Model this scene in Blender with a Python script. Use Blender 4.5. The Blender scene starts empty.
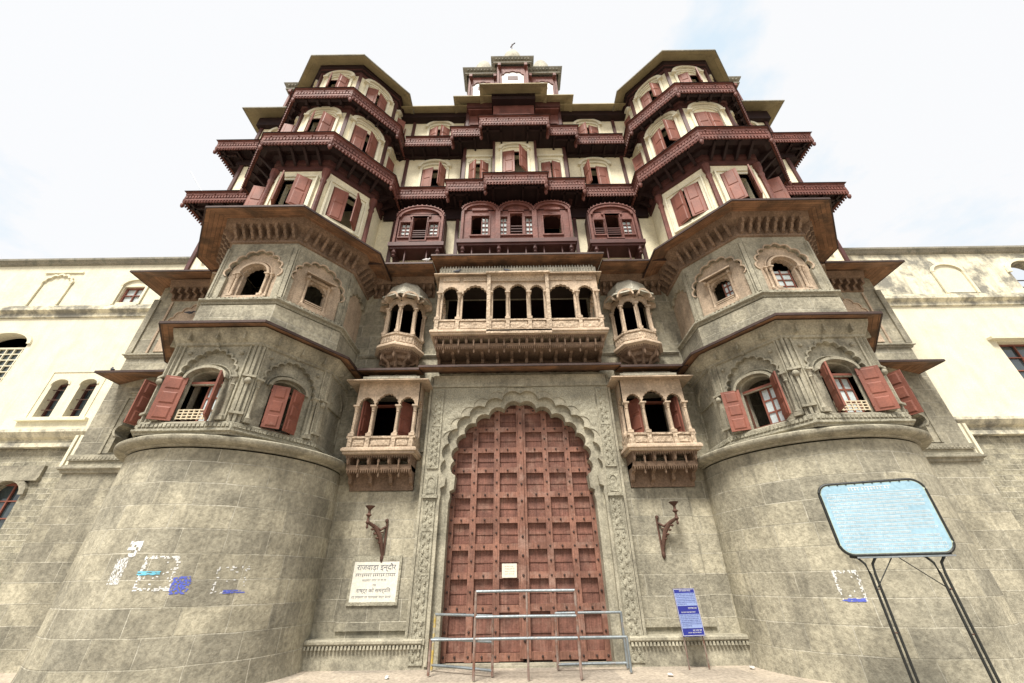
import bpy, bmesh, math, random
from mathutils import Vector, Matrix, geometry
random.seed(7)
C = bpy.context.scene.collection
R = math.radians
T = Matrix.Translation
def RZ(a): return Matrix.Rotation(R(a), 4, 'Z')
def RX(a): return Matrix.Rotation(R(a), 4, 'X')
def RY(a): return Matrix.Rotation(R(a), 4, 'Y')
sc = bpy.context.scene
# ------------------------------------------------------------------ camera
cam_d = bpy.data.cameras.new('camera'); cam = bpy.data.objects.new('camera', cam_d); C.objects.link(cam)
cam_d.sensor_width = 36; cam_d.lens = 398 / 1024 * 36; cam_d.clip_start = .05; cam_d.clip_end = 3000
cam.matrix_world = T((0, 0, 1.5)) @ RX(90 + 31) @ Matrix.Rotation(-0.0135, 4, 'Z')
sc.camera = cam
# ------------------------------------------------------------------ sky, sun, exposure
SUN_EL, SUN_AZ = 58, 200          # azimuth of the sun, degrees clockwise from +Y (behind the photographer, a little left)
w = bpy.data.worlds.new('World'); sc.world = w; w.use_nodes = True
nt = w.node_tree; nt.nodes.clear()
def N(t, ty, **k):
    n = t.nodes.new(ty)
    for a, b in k.items():
        if a in n.inputs.keys(): n.inputs[a].default_value = b
        else: setattr(n, a, b)
    return n
sky = N(nt, 'ShaderNodeTexSky'); sky.sky_type = 'NISHITA'; sky.sun_disc = False
sky.sun_elevation = R(SUN_EL); sky.sun_rotation = R(SUN_AZ); sky.dust_density = 2.0
tc = N(nt, 'ShaderNodeTexCoord'); mp = N(nt, 'ShaderNodeMapping'); mp.inputs['Scale'].default_value = (1.1, 1.1, 2.2)
mp.inputs['Location'].default_value = (0.35, 0.2, 0.1)
nz = N(nt, 'ShaderNodeTexNoise', Scale=2.1, Detail=7.0, Roughness=.58)
cr = N(nt, 'ShaderNodeValToRGB'); cr.color_ramp.elements[0].position = .33; cr.color_ramp.elements[1].position = .46
veil = N(nt, 'ShaderNodeMix', data_type='RGBA'); veil.inputs[6].default_value = (4.9, 5.75, 6.4, 1); veil.inputs[7].default_value = (6.4, 6.42, 6.45, 1)
mx = N(nt, 'ShaderNodeMix', data_type='RGBA'); mx.inputs[0].default_value = .92
bg = N(nt, 'ShaderNodeBackground', Strength=.1); ow = N(nt, 'ShaderNodeOutputWorld')
L = nt.links.new
L(tc.outputs['Generated'], mp.inputs[0]); L(mp.outputs[0], nz.inputs['Vector']); L(nz.outputs[0], cr.inputs[0])
L(cr.outputs[0], veil.inputs[0]); L(veil.outputs[2], mx.inputs[7]); L(sky.outputs[0], mx.inputs[6]); L(mx.outputs[2], bg.inputs[0]); L(bg.outputs[0], ow.inputs[0])
sd = bpy.data.lights.new('sun', 'SUN'); so = bpy.data.objects.new('sun', sd); C.objects.link(so)
sd.energy = 4.6; sd.angle = R(18); sd.color = (1, .95, .87)
so.rotation_euler = (R(90 - SUN_EL), 0, R(180 - SUN_AZ) + math.pi * 0)
_d = Vector((math.sin(R(SUN_AZ)) * math.cos(R(SUN_EL)), math.cos(R(SUN_AZ)) * math.cos(R(SUN_EL)), math.sin(R(SUN_EL))))
so.rotation_euler = _d.to_track_quat('Z', 'Y').to_euler()
sc.view_settings.view_transform = 'Standard'; sc.view_settings.look = 'None'
sc.view_settings.exposure = .68; sc.view_settings.gamma = 1; sc.view_settings.use_curve_mapping = False

# ------------------------------------------------------------------ materials
M = {}
def mat(name, col, rough=.85, var=.25, vscale=2.0, bump=.25, bscale=25, metal=0, stain=None, streak=0.0, brick=None, carve=None, spec=.3, planks=None, blotch=None, fine=None, grain=0):
    if fine is None: fine = .75 if any(k in name for k in ('stone', 'rubble', 'pavement', 'cornice')) else .3
    m = bpy.data.materials.new(name); m.use_nodes = True; t = m.node_tree; t.nodes.clear(); L = t.links.new
    o = N(t, 'ShaderNodeOutputMaterial'); b = N(t, 'ShaderNodeBsdfPrincipled', Roughness=rough, Metallic=metal)
    b.inputs['Specular IOR Level'].default_value = spec
    L(b.outputs[0], o.inputs[0])
    uv = N(t, 'ShaderNodeUVMap'); ob = N(t, 'ShaderNodeTexCoord')
    n1 = N(t, 'ShaderNodeTexNoise', Scale=vscale, Detail=6.0, Roughness=.62); L(ob.outputs['Object'], n1.inputs['Vector'])
    def mixc(f, a, c2, bt='MIX'):
        x = N(t, 'ShaderNodeMix', data_type='RGBA'); x.blend_type = bt
        if isinstance(f, (int, float)): x.inputs[0].default_value = f
        else: L(f, x.inputs[0])
        for s, i in ((a, 6), (c2, 7)):
            if isinstance(s, tuple): x.inputs[i].default_value = s if len(s) == 4 else (*s, 1)
            else: L(s, x.inputs[i])
        return x.outputs[2]
    def ramp(src, p0, p1, c0=0, c1=1):
        r = N(t, 'ShaderNodeMapRange'); L(src, r.inputs[0]); r.inputs[1].default_value = p0; r.inputs[2].default_value = p1
        r.inputs[3].default_value = c0; r.inputs[4].default_value = c1; return r.outputs[0]
    lo = tuple(c * (1 - var) for c in col); hi = tuple(min(1, c * (1 + var)) for c in col)
    c = mixc(ramp(n1.outputs[0], .32, .68), lo, hi)
    hgt = None
    if brick:
        bw, bh, mc, mamt = brick
        dist = N(t, 'ShaderNodeTexNoise', Scale=1.7, Detail=2.0); L(uv.outputs[0], dist.inputs['Vector'])
        vs = N(t, 'ShaderNodeVectorMath', operation='SCALE'); L(dist.outputs['Color'], vs.inputs[0]); vs.inputs['Scale'].default_value = .035
        va = N(t, 'ShaderNodeVectorMath', operation='ADD'); L(uv.outputs[0], va.inputs[0]); L(vs.outputs[0], va.inputs[1])
        br = N(t, 'ShaderNodeTexBrick', Scale=1.0); br.inputs['Mortar Size'].default_value = .010 if not planks else .007; br.inputs['Mortar Smooth'].default_value = .35
        br.inputs['Brick Width'].default_value = bw; br.inputs['Row Height'].default_value = bh; br.offset = .43; br.squash = 1.35; br.squash_frequency = 3
        br.inputs['Color1'].default_value = (.72, .72, .73, 1); br.inputs['Color2'].default_value = (1.24, 1.22, 1.18, 1); br.inputs['Mortar'].default_value = (1, 1, 1, 1)
        L(va.outputs[0], br.inputs['Vector'])
        c = mixc(.8, c, br.outputs[0], 'MULTIPLY')
        wn = N(t, 'ShaderNodeTexNoise', Scale=1.3, Detail=3.0); L(uv.outputs[0], wn.inputs['Vector'])
        f = N(t, 'ShaderNodeMath', operation='MULTIPLY'); L(br.outputs['Fac'], f.inputs[0]); L(ramp(wn.outputs[0], .38, .62, .1, mamt), f.inputs[1])
        c = mixc(f.outputs[0], c, mc)
        hgt = (br.outputs['Fac'], -.5)
    if streak:
        sm = N(t, 'ShaderNodeMapping'); sm.inputs['Scale'].default_value = (2.6, .28, 1); L(uv.outputs[0], sm.inputs[0])
        sn = N(t, 'ShaderNodeTexNoise', Scale=1.6, Detail=6.0, Roughness=.65); L(sm.outputs[0], sn.inputs['Vector'])
        f = ramp(sn.outputs[0], .5, .78, 0, streak)
        c = mixc(f, c, stain or (.05, .045, .04))
    if blotch:
        bn = N(t, 'ShaderNodeTexNoise', Scale=blotch[1], Detail=8.0, Roughness=.7); L(ob.outputs['Object'], bn.inputs['Vector'])
        c = mixc(ramp(bn.outputs[0], blotch[2], blotch[2] + .14, 0, blotch[3]), c, blotch[0])
    fn = N(t, 'ShaderNodeTexNoise', Scale=bscale, Detail=8.0, Roughness=.7); L(ob.outputs['Object'], fn.inputs['Vector'])
    c = mixc(fine, c, mixc(ramp(fn.outputs[0], .36, .62), (.55, .55, .55), (1.35, 1.35, 1.35)), 'MULTIPLY')
    if grain:
        gm = N(t, 'ShaderNodeMapping'); gm.inputs['Scale'].default_value = (60, 2.2, 1); L(uv.outputs[0], gm.inputs[0])
        gn = N(t, 'ShaderNodeTexNoise', Scale=1.0, Detail=4.0, Roughness=.6); L(gm.outputs[0], gn.inputs['Vector'])
        c = mixc(.8, c, mixc(ramp(gn.outputs[0], .35, .65), (.6, .58, .56), (1.25, 1.25, 1.25)), 'MULTIPLY')
    L(c, b.inputs['Base Color'])
    h = fn.outputs[0]
    if hgt:
        q = N(t, 'ShaderNodeMath', operation='MULTIPLY_ADD'); L(hgt[0], q.inputs[0]); q.inputs[1].default_value = hgt[1]; L(h, q.inputs[2]); h = q.outputs[0]
    if carve:
        vo = N(t, 'ShaderNodeTexVoronoi', Scale=carve[0]); vo.feature = 'SMOOTH_F1'; L(uv.outputs[0], vo.inputs['Vector'])
        q = N(t, 'ShaderNodeMath', operation='MULTIPLY_ADD'); L(vo.outputs[0], q.inputs[0]); q.inputs[1].default_value = carve[1]; L(h, q.inputs[2]); h = q.outputs[0]
        # carving adds to the bump height only
    bp = N(t, 'ShaderNodeBump', Strength=bump, Distance=.03); L(h, bp.inputs['Height']); L(bp.outputs[0], b.inputs['Normal'])
    M[name] = m
    return m
GREY = (.315, .292, .222)
mat('stone', GREY, brick=(.72, .40, (.50, .47, .38), .9), streak=.6, stain=(.085, .08, .065), bump=.8, bscale=14, var=.34, vscale=1.3, blotch=((.15, .142, .11), .8, .52, .42), fine=.6)
mat('stone_dressed', (.32, .296, .225), var=.3, bump=.5, streak=.7, stain=(.10, .093, .072), blotch=((.125, .115, .088), 1.8, .50, .65), fine=.6)
mat('stone_carved', (.315, .295, .225), var=.2, bump=.9, carve=(9, 1.6), bscale=30, streak=.25, stain=(.14, .13, .10))
mat('sandstone', (.42, .325, .235), var=.25, bump=.4, streak=.7, stain=(.20, .165, .125), fine=.6, blotch=((.30, .25, .20), 2.6, .55, .5))
mat('sandstone_carved', (.44, .345, .25), var=.22, bump=.9, carve=(13, 1.4), streak=.3, stain=(.26, .20, .15))
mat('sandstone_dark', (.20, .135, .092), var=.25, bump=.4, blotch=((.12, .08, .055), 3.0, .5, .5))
mat('cream', (.66, .62, .475), var=.10, bump=.2, streak=.5, stain=(.42, .38, .28), blotch=((.52, .47, .34), .9, .56, .55))
mat('cream_stained', (.68, .635, .48), var=.15, bump=.3, streak=.9, stain=(.12, .115, .10), blotch=((.17, .165, .145), 1.3, .46, .9))
mat('cream_upper', (.78, .72, .53), var=.10, bump=.2, streak=.45, stain=(.45, .36, .22), blotch=((.55, .45, .28), 1.5, .56, .4))
mat('maroon', (.070, .026, .022), rough=.6, var=.3, bump=.2, streak=.3, stain=(.05, .018, .016))
mat('maroon_light', (.135, .048, .036), rough=.65, var=.35, bump=.35, carve=(14, .8), streak=.6, stain=(.05, .02, .016), blotch=((.22, .125, .095), 4, .60, .5))
mat('maroon_dark', (.018, .007, .0065), rough=.7, var=.3, bump=.2)  # darker copy of maroon; shade under soffits and in rooms put into the colour
mat('shutter_red', (.205, .074, .05), rough=.6, var=.25, bump=.15, bscale=40, streak=.6, stain=(.12, .048, .038), blotch=((.30, .17, .13), 5, .60, .5))
mat('door_red', (.205, .098, .068), rough=.65, var=.35, vscale=2, bump=.4, bscale=18, streak=.8, stain=(.10, .05, .04), blotch=((.33, .215, .17), 2.2, .52, .65), grain=1)
mat('door_panel', (.175, .08, .058), rough=.7, var=.35, vscale=3, bump=.4, streak=.8, stain=(.08, .04, .032), blotch=((.27, .16, .12), 2.5, .52, .6), grain=1)
mat('eave_wood', (.25, .135, .075), rough=.7, var=.35, grain=0, brick=(1.1, .10, (.035, .022, .015), .95), planks=1, bump=.3, blotch=((.08, .055, .038), 1.4, .48, .75))
mat('roof_tin', (.34, .285, .165), rough=.7, var=.2, brick=(2.4, .55, (.10, .08, .05), .8), planks=1, bump=.3, blotch=((.14, .11, .06), 2.0, .55, .5), spec=.2)
mat('rubble', (.30, .28, .21), brick=(.30, .14, (.50, .47, .37), .9), var=.35, vscale=3.5, bump=.8, streak=.3, stain=(.12, .11, .09))
mat('iron', (.055, .035, .03), rough=.6, var=.3, metal=.3)
mat('rust', (.085, .045, .032), rough=.8, var=.4)
mat('black_paint', (.02, .022, .02), rough=.4, var=.2)
mat('steel', (.24, .27, .285), rough=.5, metal=.6, var=.2, blotch=((.25, .17, .12), 4, .56, .7))
mat('steel_rust', (.26, .20, .17), rough=.6, metal=.3, var=.35, blotch=((.18, .08, .05), 6, .45, .8))
mat('yellow_paint', (.42, .30, .07), rough=.6, var=.3, blotch=((.30, .30, .27), 5, .46, .95))
mat('paint_white', (.78, .78, .76), rough=.6, var=.08, blotch=((.5, .48, .42), 5, .6, .5))
mat('plaque_marble', (.62, .60, .52), rough=.5, var=.06, blotch=((.62, .58, .48), 4, .58, .5))
mat('ink', (.05, .055, .08), rough=.6, var=.1)
mat('board_blue', (.27, .42, .51), rough=.3, var=.08, vscale=3, bump=.02)
mat('board_edge', (.40, .45, .33), rough=.4, var=.2)
mat('sign_blue', (.022, .028, .20), rough=.35, var=.1, bump=.02)
mat('sign_pale', (.22, .28, .48), rough=.4, var=.1, bump=.02)
mat('poster_white', (.62, .62, .60), rough=.9, var=.1)
mat('poster_blue', (.10, .13, .50), rough=.9, var=.2)
mat('poster_cyan', (.16, .48, .62), rough=.9, var=.2)
mat('poster_pink', (.62, .33, .30), rough=.9, var=.2)
mat('ochre_stain', (.36, .28, .12), rough=.9, var=.2)
mat('paper', (.62, .60, .50), rough=.9, var=.06)
mat('pavement', (.33, .285, .23), var=.16, vscale=1.2, bump=.3, bscale=14, blotch=((.30, .26, .21), 1.6, .52, .6), brick=(1.2, .9, (.30, .26, .21), .5))
mat('feather', (.07, .075, .09), rough=.7, var=.3)
mat('feather_white', (.70, .70, .70), rough=.7, var=.1)
mat('glass_pale', (.50, .56, .56), rough=.12, var=.12, bump=.02, spec=.8)
mat('glass_dark', (.035, .05, .055), rough=.08, var=.3, bump=.02, spec=.9)
mat('ceiling_shade', (.035, .026, .02), rough=.95)  # balcony ceilings: the dimness inside is put into this near-black colour
mat('jali', (.56, .48, .34), var=.1, bump=.2)
mat('litter', (.55, .52, .47), var=.3)
mat('dome_stone', (.42, .40, .33), var=.2, bump=.3, blotch=((.22, .20, .15), 3, .5, .6), streak=.3, stain=(.15, .14, .1))
mat('cornice_grey', (.25, .235, .19), var=.25, bump=.5, blotch=((.12, .12, .10), 4, .48, .8))

# ------------------------------------------------------------------ mesh builder
class MB:
    def __init__(s): s.v = []; s.f = []; s.u = []; s.mi = []; s.cur = 0; s.T = Matrix.Identity(4)
    def at(s, T): s.T = T; return s
    def add(s, vs, fs, uv=None):
        b = len(s.v); s.v += [s.T @ Vector(p) for p in vs]
        s.f += [tuple(b + i for i in f) for f in fs]
        s.u += [[uv[i] for i in f] if uv else None for f in fs]; s.mi += [s.cur] * len(fs)
    def box(s, x0, x1, y0, y1, z0, z1):
        s.add([(x0, y0, z0), (x1, y0, z0), (x1, y1, z0), (x0, y1, z0), (x0, y0, z1), (x1, y0, z1), (x1, y1, z1), (x0, y1, z1)],
              [(0, 3, 2, 1), (4, 5, 6, 7), (0, 1, 5, 4), (1, 2, 6, 5), (2, 3, 7, 6), (3, 0, 4, 7)])
    def taper(s, x0, x1, y0, y1, z0, z1, k, ky=None):
        ky = k if ky is None else ky
        a, b2 = (x0 + x1) / 2, (y0 + y1) / 2; g = (x1 - x0) / 2; h = (y1 - y0) / 2
        s.add([(x0, y0, z0), (x1, y0, z0), (x1, y1, z0), (x0, y1, z0), (a - g * k, b2 - h * ky, z1), (a + g * k, b2 - h * ky, z1), (a + g * k, b2 + h * ky, z1), (a - g * k, b2 + h * ky, z1)],
              [(0, 3, 2, 1), (4, 5, 6, 7), (0, 1, 5, 4), (1, 2, 6, 5), (2, 3, 7, 6), (3, 0, 4, 7)])
    def slab(s, poly, z0, z1):                      # horizontal polygon plate (any simple outline)
        n = len(poly); tr = geometry.tessellate_polygon([[Vector((p[0], p[1], 0)) for p in poly]])
        vs = [(p[0], p[1], z0) for p in poly] + [(p[0], p[1], z1) for p in poly]
        fs = [tuple(t) for t in tr] + [tuple(i + n for i in t) for t in tr] + [(i, (i + 1) % n, (i + 1) % n + n, i + n) for i in range(n)]
        s.add(vs, fs)
    def prism(s, poly, y0, y1):                     # vertical outline (x, z) with thickness in y
        n = len(poly); tr = geometry.tessellate_polygon([[Vector((p[0], p[1], 0)) for p in poly]])
        vs = [(p[0], y0, p[1]) for p in poly] + [(p[0], y1, p[1]) for p in poly]
        s.add(vs, [tuple(t) for t in tr] + [tuple(i + n for i in t) for t in tr] + [(i, (i + 1) % n, (i + 1) % n + n, i + n) for i in range(n)])
    def panel(s, outer, holes, y, depth, rim=False, back=False):   # wall sheet with openings and their reveals
        loops = [outer] + holes; pts = [p for l in loops for p in l]
        tr = geometry.tessellate_polygon([[Vector((p[0], p[1], 0)) for p in l] for l in loops])
        s.add([(p[0], y, p[1]) for p in pts], [tuple(t) for t in tr])
        if back: s.add([(p[0], y + depth, p[1]) for p in pts], [tuple(t) for t in tr])
        for l in (loops if rim else holes):
            n = len(l)
            s.add([(p[0], y, p[1]) for p in l] + [(p[0], y + depth, p[1]) for p in l], [(i, (i + 1) % n, (i + 1) % n + n, i + n) for i in range(n)])
    def strip(s, a, b, y0, y1):                     # solid band between two polylines (x,z), closed in y
        n = len(a); vs = [(p[0], y, p[1]) for y in (y0, y1) for l in (a, b) for p in l]
        A, B, C2, D = 0, n, 2 * n, 3 * n; fs = []
        for i in range(n - 1):
            fs += [(A + i, A + i + 1, B + i + 1, B + i), (C2 + i, D + i, D + i + 1, C2 + i + 1), (A + i, C2 + i, C2 + i + 1, A + i + 1), (B + i, B + i + 1, D + i + 1, D + i)]
        fs += [(A, B, D, C2), (A + n - 1, C2 + n - 1, D + n - 1, B + n - 1)]
        s.add(vs, fs)
    def lathe(s, prof, c=(0, 0, 0), seg=12, a0=0, a1=360, uvr=None, ph=0):
        n = len(prof); full = abs(a1 - a0) >= 360; k = seg if full else seg + 1; vs = []; uv = []
        for j in range(k + (1 if full else 0)):
            a = R(a0 + ph + (a1 - a0) * j / seg)
            for i, (r, z) in enumerate(prof):
                vs.append((c[0] + r * math.cos(a), c[1] + r * math.sin(a), c[2] + z)); uv.append((a * (uvr or 1), z + (0 if abs(prof[i][0] - prof[0][0]) < 1e-9 else .0)))
        fs = [(j * n + i, (j + 1) * n + i, (j + 1) * n + i + 1, j * n + i + 1) for j in range(seg) for i in range(n - 1)]
        s.add(vs, fs, uv if uvr else None)
    def ball(s, c, r, seg=6, rings=4, sz=1):
        s.lathe([(max(1e-4, r * math.sin(math.pi * i / rings)), -r * sz * math.cos(math.pi * i / rings)) for i in range(rings + 1)], c, seg)
    def tube(s, pts, r, seg=8, closed=False):
        pts = [Vector(p) for p in pts]; n = len(pts); vs = []; up = Vector((0, 0, 1))
        for i, p in enumerate(pts):
            a = pts[(i - 1) % n] if (i or closed) else p; b = pts[(i + 1) % n] if (i < n - 1 or closed) else p
            d = (b - a).normalized(); x = d.cross(up)
            if x.length < .1: x = d.cross(Vector((0, 1, 0)))
            x.normalize(); y = d.cross(x).normalized(); rr = r[i] if isinstance(r, (list, tuple)) else r
            vs += [p + x * rr * math.cos(2 * math.pi * k / seg) + y * rr * math.sin(2 * math.pi * k / seg) for k in range(seg)]
        m = n if closed else n - 1
        fs = [(i * seg + k, i * seg + (k + 1) % seg, ((i + 1) % n) * seg + (k + 1) % seg, ((i + 1) % n) * seg + k) for i in range(m) for k in range(seg)]
        if not closed: fs += [tuple(range(seg)), tuple(range((n - 1) * seg, n * seg))]
        s.add(vs, fs)
    def sweep(s, path, prof, i0=0, i1=None, close=False):     # mitred sweep; profile = (outward, z)
        n = len(path); i1 = n - 1 if i1 is None else i1; P = [Vector((p[0], p[1])) for p in path]; vs = []; uv = []; acc = 0
        plen = [0]
        for a, b in zip(prof, prof[1:]): plen.append(plen[-1] + math.dist(a, b))
        for i in range(i0, i1 + 1):
            ns = []
            if i > 0: d = (P[i] - P[i - 1]).normalized(); ns.append(Vector((d.y, -d.x)))
            if i < n - 1: d = (P[i + 1] - P[i]).normalized(); ns.append(Vector((d.y, -d.x)))
            m = sum(ns, Vector((0, 0)));  m = m / max(.25, m.dot(ns[0]))
            if len(ns) == 1: m = ns[0]
            if i > i0: acc += (P[i] - P[i - 1]).length
            for k, (o, z) in enumerate(prof): vs.append((P[i].x + m.x * o, P[i].y + m.y * o, z)); uv.append((acc, plen[k]))
        k = len(prof); q = i1 - i0
        fs = [(i * k + j, (i + 1) * k + j, (i + 1) * k + (j + 1) % k, i * k + (j + 1) % k) for i in range(q) for j in range(k - (0 if close else 1))]
        if close: fs += [tuple(range(k)), tuple(range(q * k, q * k + k))]
        s.add(vs, fs, uv)
    def pieces(s, gap=.04):                         # face lists of the far-apart pieces
        par = list(range(len(s.v)))
        def find(i):
            while par[i] != i: par[i] = par[par[i]]; i = par[i]
            return i
        for f in s.f:
            a = find(f[0])
            for i in f[1:]: par[find(i)] = a
        isl = {}
        for k, f in enumerate(s.f): isl.setdefault(find(f[0]), []).append(k)
        bx = []
        for fs in isl.values():
            vs = [s.v[i] for k in fs for i in s.f[k]]
            bx.append([[min(v[c] for v in vs) - gap / 2 for c in range(3)], [max(v[c] for v in vs) + gap / 2 for c in range(3)], fs])
        ch = True
        while ch:
            ch = False; out = []
            for b in bx:
                for o in out:
                    if all(b[0][c] <= o[1][c] and b[1][c] >= o[0][c] for c in range(3)):
                        o[0] = [min(p, q) for p, q in zip(o[0], b[0])]; o[1] = [max(p, q) for p, q in zip(o[1], b[1])]; o[2] = o[2] + b[2]; ch = True; break
                else: out.append([list(b[0]), list(b[1]), list(b[2])])
            bx = out
        return [b[2] for b in bx]
    def build(s, name, m, parent=None, label=None, smooth=40, world=True, split=24):
        if split:
            ps = s.pieces()
            if 1 < len(ps) <= split:
                res = None
                for fs in ps:
                    n = MB(); mp = {}
                    for k in fs:
                        for i in s.f[k]:
                            if i not in mp: mp[i] = len(n.v); n.v.append(s.v[i])
                        n.f.append(tuple(mp[i] for i in s.f[k])); n.u.append(s.u[k]); n.mi.append(s.mi[k])
                    o = n.build(name, m, parent, label, smooth, world, 0); res = res or o
                return res
        me = bpy.data.meshes.new(name); me.from_pydata([tuple(p) for p in s.v], [], s.f)
        ul = me.uv_layers.new(name='UVMap'); li = 0
        me.update()
        co = [Vector(p) for p in s.v]
        for pi, p in enumerate(me.polygons):
            nn = p.normal; given = s.u[pi]
            if given is None:
                if abs(nn.z) > .72: uvs = [(co[v].x, co[v].y) for v in p.vertices]
                else:
                    t = Vector((-nn.y, nn.x, 0)); t = t.normalized() if t.length > 1e-6 else Vector((1, 0, 0))
                    if t.x < -1e-4 or (abs(t.x) < 1e-4 and t.y < 0): t = -t
                    uvs = [(co[v].dot(t), co[v].z) for v in p.vertices]
            else: uvs = given
            for k, q in enumerate(uvs): ul.data[p.loop_start + k].uv = q
        bm = bmesh.new(); bm.from_mesh(me); bmesh.ops.recalc_face_normals(bm, faces=bm.faces); bm.to_mesh(me); bm.free()
        if smooth:
            me.shade_smooth(); me.set_sharp_from_angle(angle=R(smooth))
        for q in (m if isinstance(m, list) else [m]): me.materials.append(M[q])
        for p, q in zip(me.polygons, s.mi): p.material_index = q
        o = bpy.data.objects.new(name, me); C.objects.link(o)
        if parent is not None:
            o.parent = parent
            if parent.type == 'EMPTY' and world: o.location = -parent.location
        if label: o['label'] = label
        return o
def tag(o, label=None, cat=None, group=None, kind=None):
    if label: o['label'] = label
    if cat: o['category'] = cat
    if group: o['group'] = group
    if kind: o['kind'] = kind
    return o
def empty(name, loc, label, cat, group=None, rz=0):
    o = bpy.data.objects.new(name, None); C.objects.link(o); o.location = loc; o.rotation_euler = (0, 0, R(rz)); o.empty_display_size = .2
    return tag(o, label, cat, group)

# ------------------------------------------------------------------ outlines
def arc(rx, rz, n=12, cx=0, cz=0, a0=180, a1=0):
    return [(cx + rx * math.cos(R(a0 + (a1 - a0) * i / n)), cz + rz * math.sin(R(a0 + (a1 - a0) * i / n))) for i in range(n + 1)]
def cusp(rx, rz, n, cx=0, cz=0, dip=0, bulge=.32, tip=.10, m=5):
    def base(a):
        k = 1 + tip * math.exp(-abs((a - 90) / 11.) ** 1.3)
        return Vector((cx + rx * math.cos(R(a)), cz + rz * math.sin(R(a)) * k))
    out = []
    for i in range(n):
        a, b = 180 + dip - (180 + 2 * dip) * i / n, 180 + dip - (180 + 2 * dip) * (i + 1) / n
        p, q = base(a), base(b); mid = (p + q) / 2; d = q - p; nr = Vector((-d.y, d.x))
        for j in range(m):
            t = j / m; h = 4 * t * (1 - t)
            h = h ** .75
            out.append(tuple(p + d * t + nr * bulge * h))
    out.append(tuple(base(-dip)))
    return out
def arched(w, z0, zs, curve):                       # opening: jambs plus arch curve (left to right, springing at zs)
    return [(-w / 2, z0)] + curve + [(w / 2, z0)]
def shift(l, dx, dz=0): return [(p[0] + dx, p[1] + dz) for p in l]
def rect(x0, x1, z0, z1): return [(x0, z0), (x0, z1), (x1, z1), (x1, z0)]

# ================================================================== ground
X0, WY, TX, TY = .20, 10.4, 6.83, 10.05             # building axis, wall plane, tower axis offset and depth
g = MB(); n = 40
for a in range(1):
    g.add([(-600, -600, 0), (600, -600, 0), (600, 900, 0), (-600, 900, 0)], [(0, 1, 2, 3)])
tag(g.build('ground', 'pavement'), kind='structure')

PAL = empty('palace', (X0, WY, 0), 'seven storey palace gatehouse with grey stone base, maroon timber upper floors and polygonal towers', 'palace')
# tower plans: half width of the front face, half width of the tower, y of the front face, y where the side faces begin
PLAN = {'L1': (.93, 1.92, 7.75, 9.2), 'L2': (.89, 1.93, 7.82, 9.1), 'T3': (.80, 1.90, 8.06, 9.22), 'T4': (.82, 1.88, 8.07, 9.2), 'T5': (.77, 1.86, 8.1, 9.22)}
def tpath(s, A):
    a, b, yf, ys = PLAN[A]; x = X0 + s * TX
    return [(x - b, WY + .3), (x - b, ys), (x - a, yf), (x + a, yf), (x + b, ys), (x + b, WY + .3)]
def facet(s, A, k):        # frame on tower face k: 0 front, +1 right-forward, -1 left-forward, +2 / -2 sides
    P = tpath(s, A); p, q = Vector(P[k + 2]), Vector(P[k + 3]); m = (p + q) / 2; d = q - p
    return T((m.x, m.y, 0)) @ RZ(math.degrees(math.atan2(d.y, d.x)))
def facew(s, A, k): P = tpath(s, A); return math.dist(P[k + 2], P[k + 3])
def corner(s, A, k):       # frame on the tower corner after face k, looking outward along the bisector
    P = tpath(s, A); v = Vector(P[k + 3]); d0 = (v - Vector(P[k + 2])).normalized(); d1 = (Vector(P[k + 4]) - v).normalized(); d = d0 + d1
    return T((v.x, v.y, 0)) @ RZ(math.degrees(math.atan2(d.y, d.x)))

# ------------------------------------------------------------------ reusable pieces
def leaf(mb, w, z0, z1, th=.035, n=3):               # raised-panel shutter leaf, hinge at x=0, extends +x
    mb.box(0, w, -th, 0, z0, z1)
    h = (z1 - z0); p = .12 * w + .02
    for i in range(n):
        a = z0 + h * i / n + .035; b = z0 + h * (i + 1) / n - .035
        for y0, y1 in ((-th - .001, -th - .016), (.001, .016)):
            x0, x1 = p, w - p; q = .025
            s0 = [(x0, y0, a), (x1, y0, a), (x1, y0, b), (x0, y0, b), (x0 + q, y1, a + q), (x1 - q, y1, a + q), (x1 - q, y1, b - q), (x0 + q, y1, b - q)]
            mb.add(s0, [(0, 1, 5, 4), (1, 2, 6, 5), (2, 3, 7, 6), (3, 0, 4, 7), (4, 5, 6, 7), (0, 3, 2, 1)])
    mb.box(-.004, .02, -th - .008, .008, z0 + .1, z0 + .16); mb.box(-.004, .02, -th - .008, .008, z1 - .16, z1 - .1)
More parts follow.
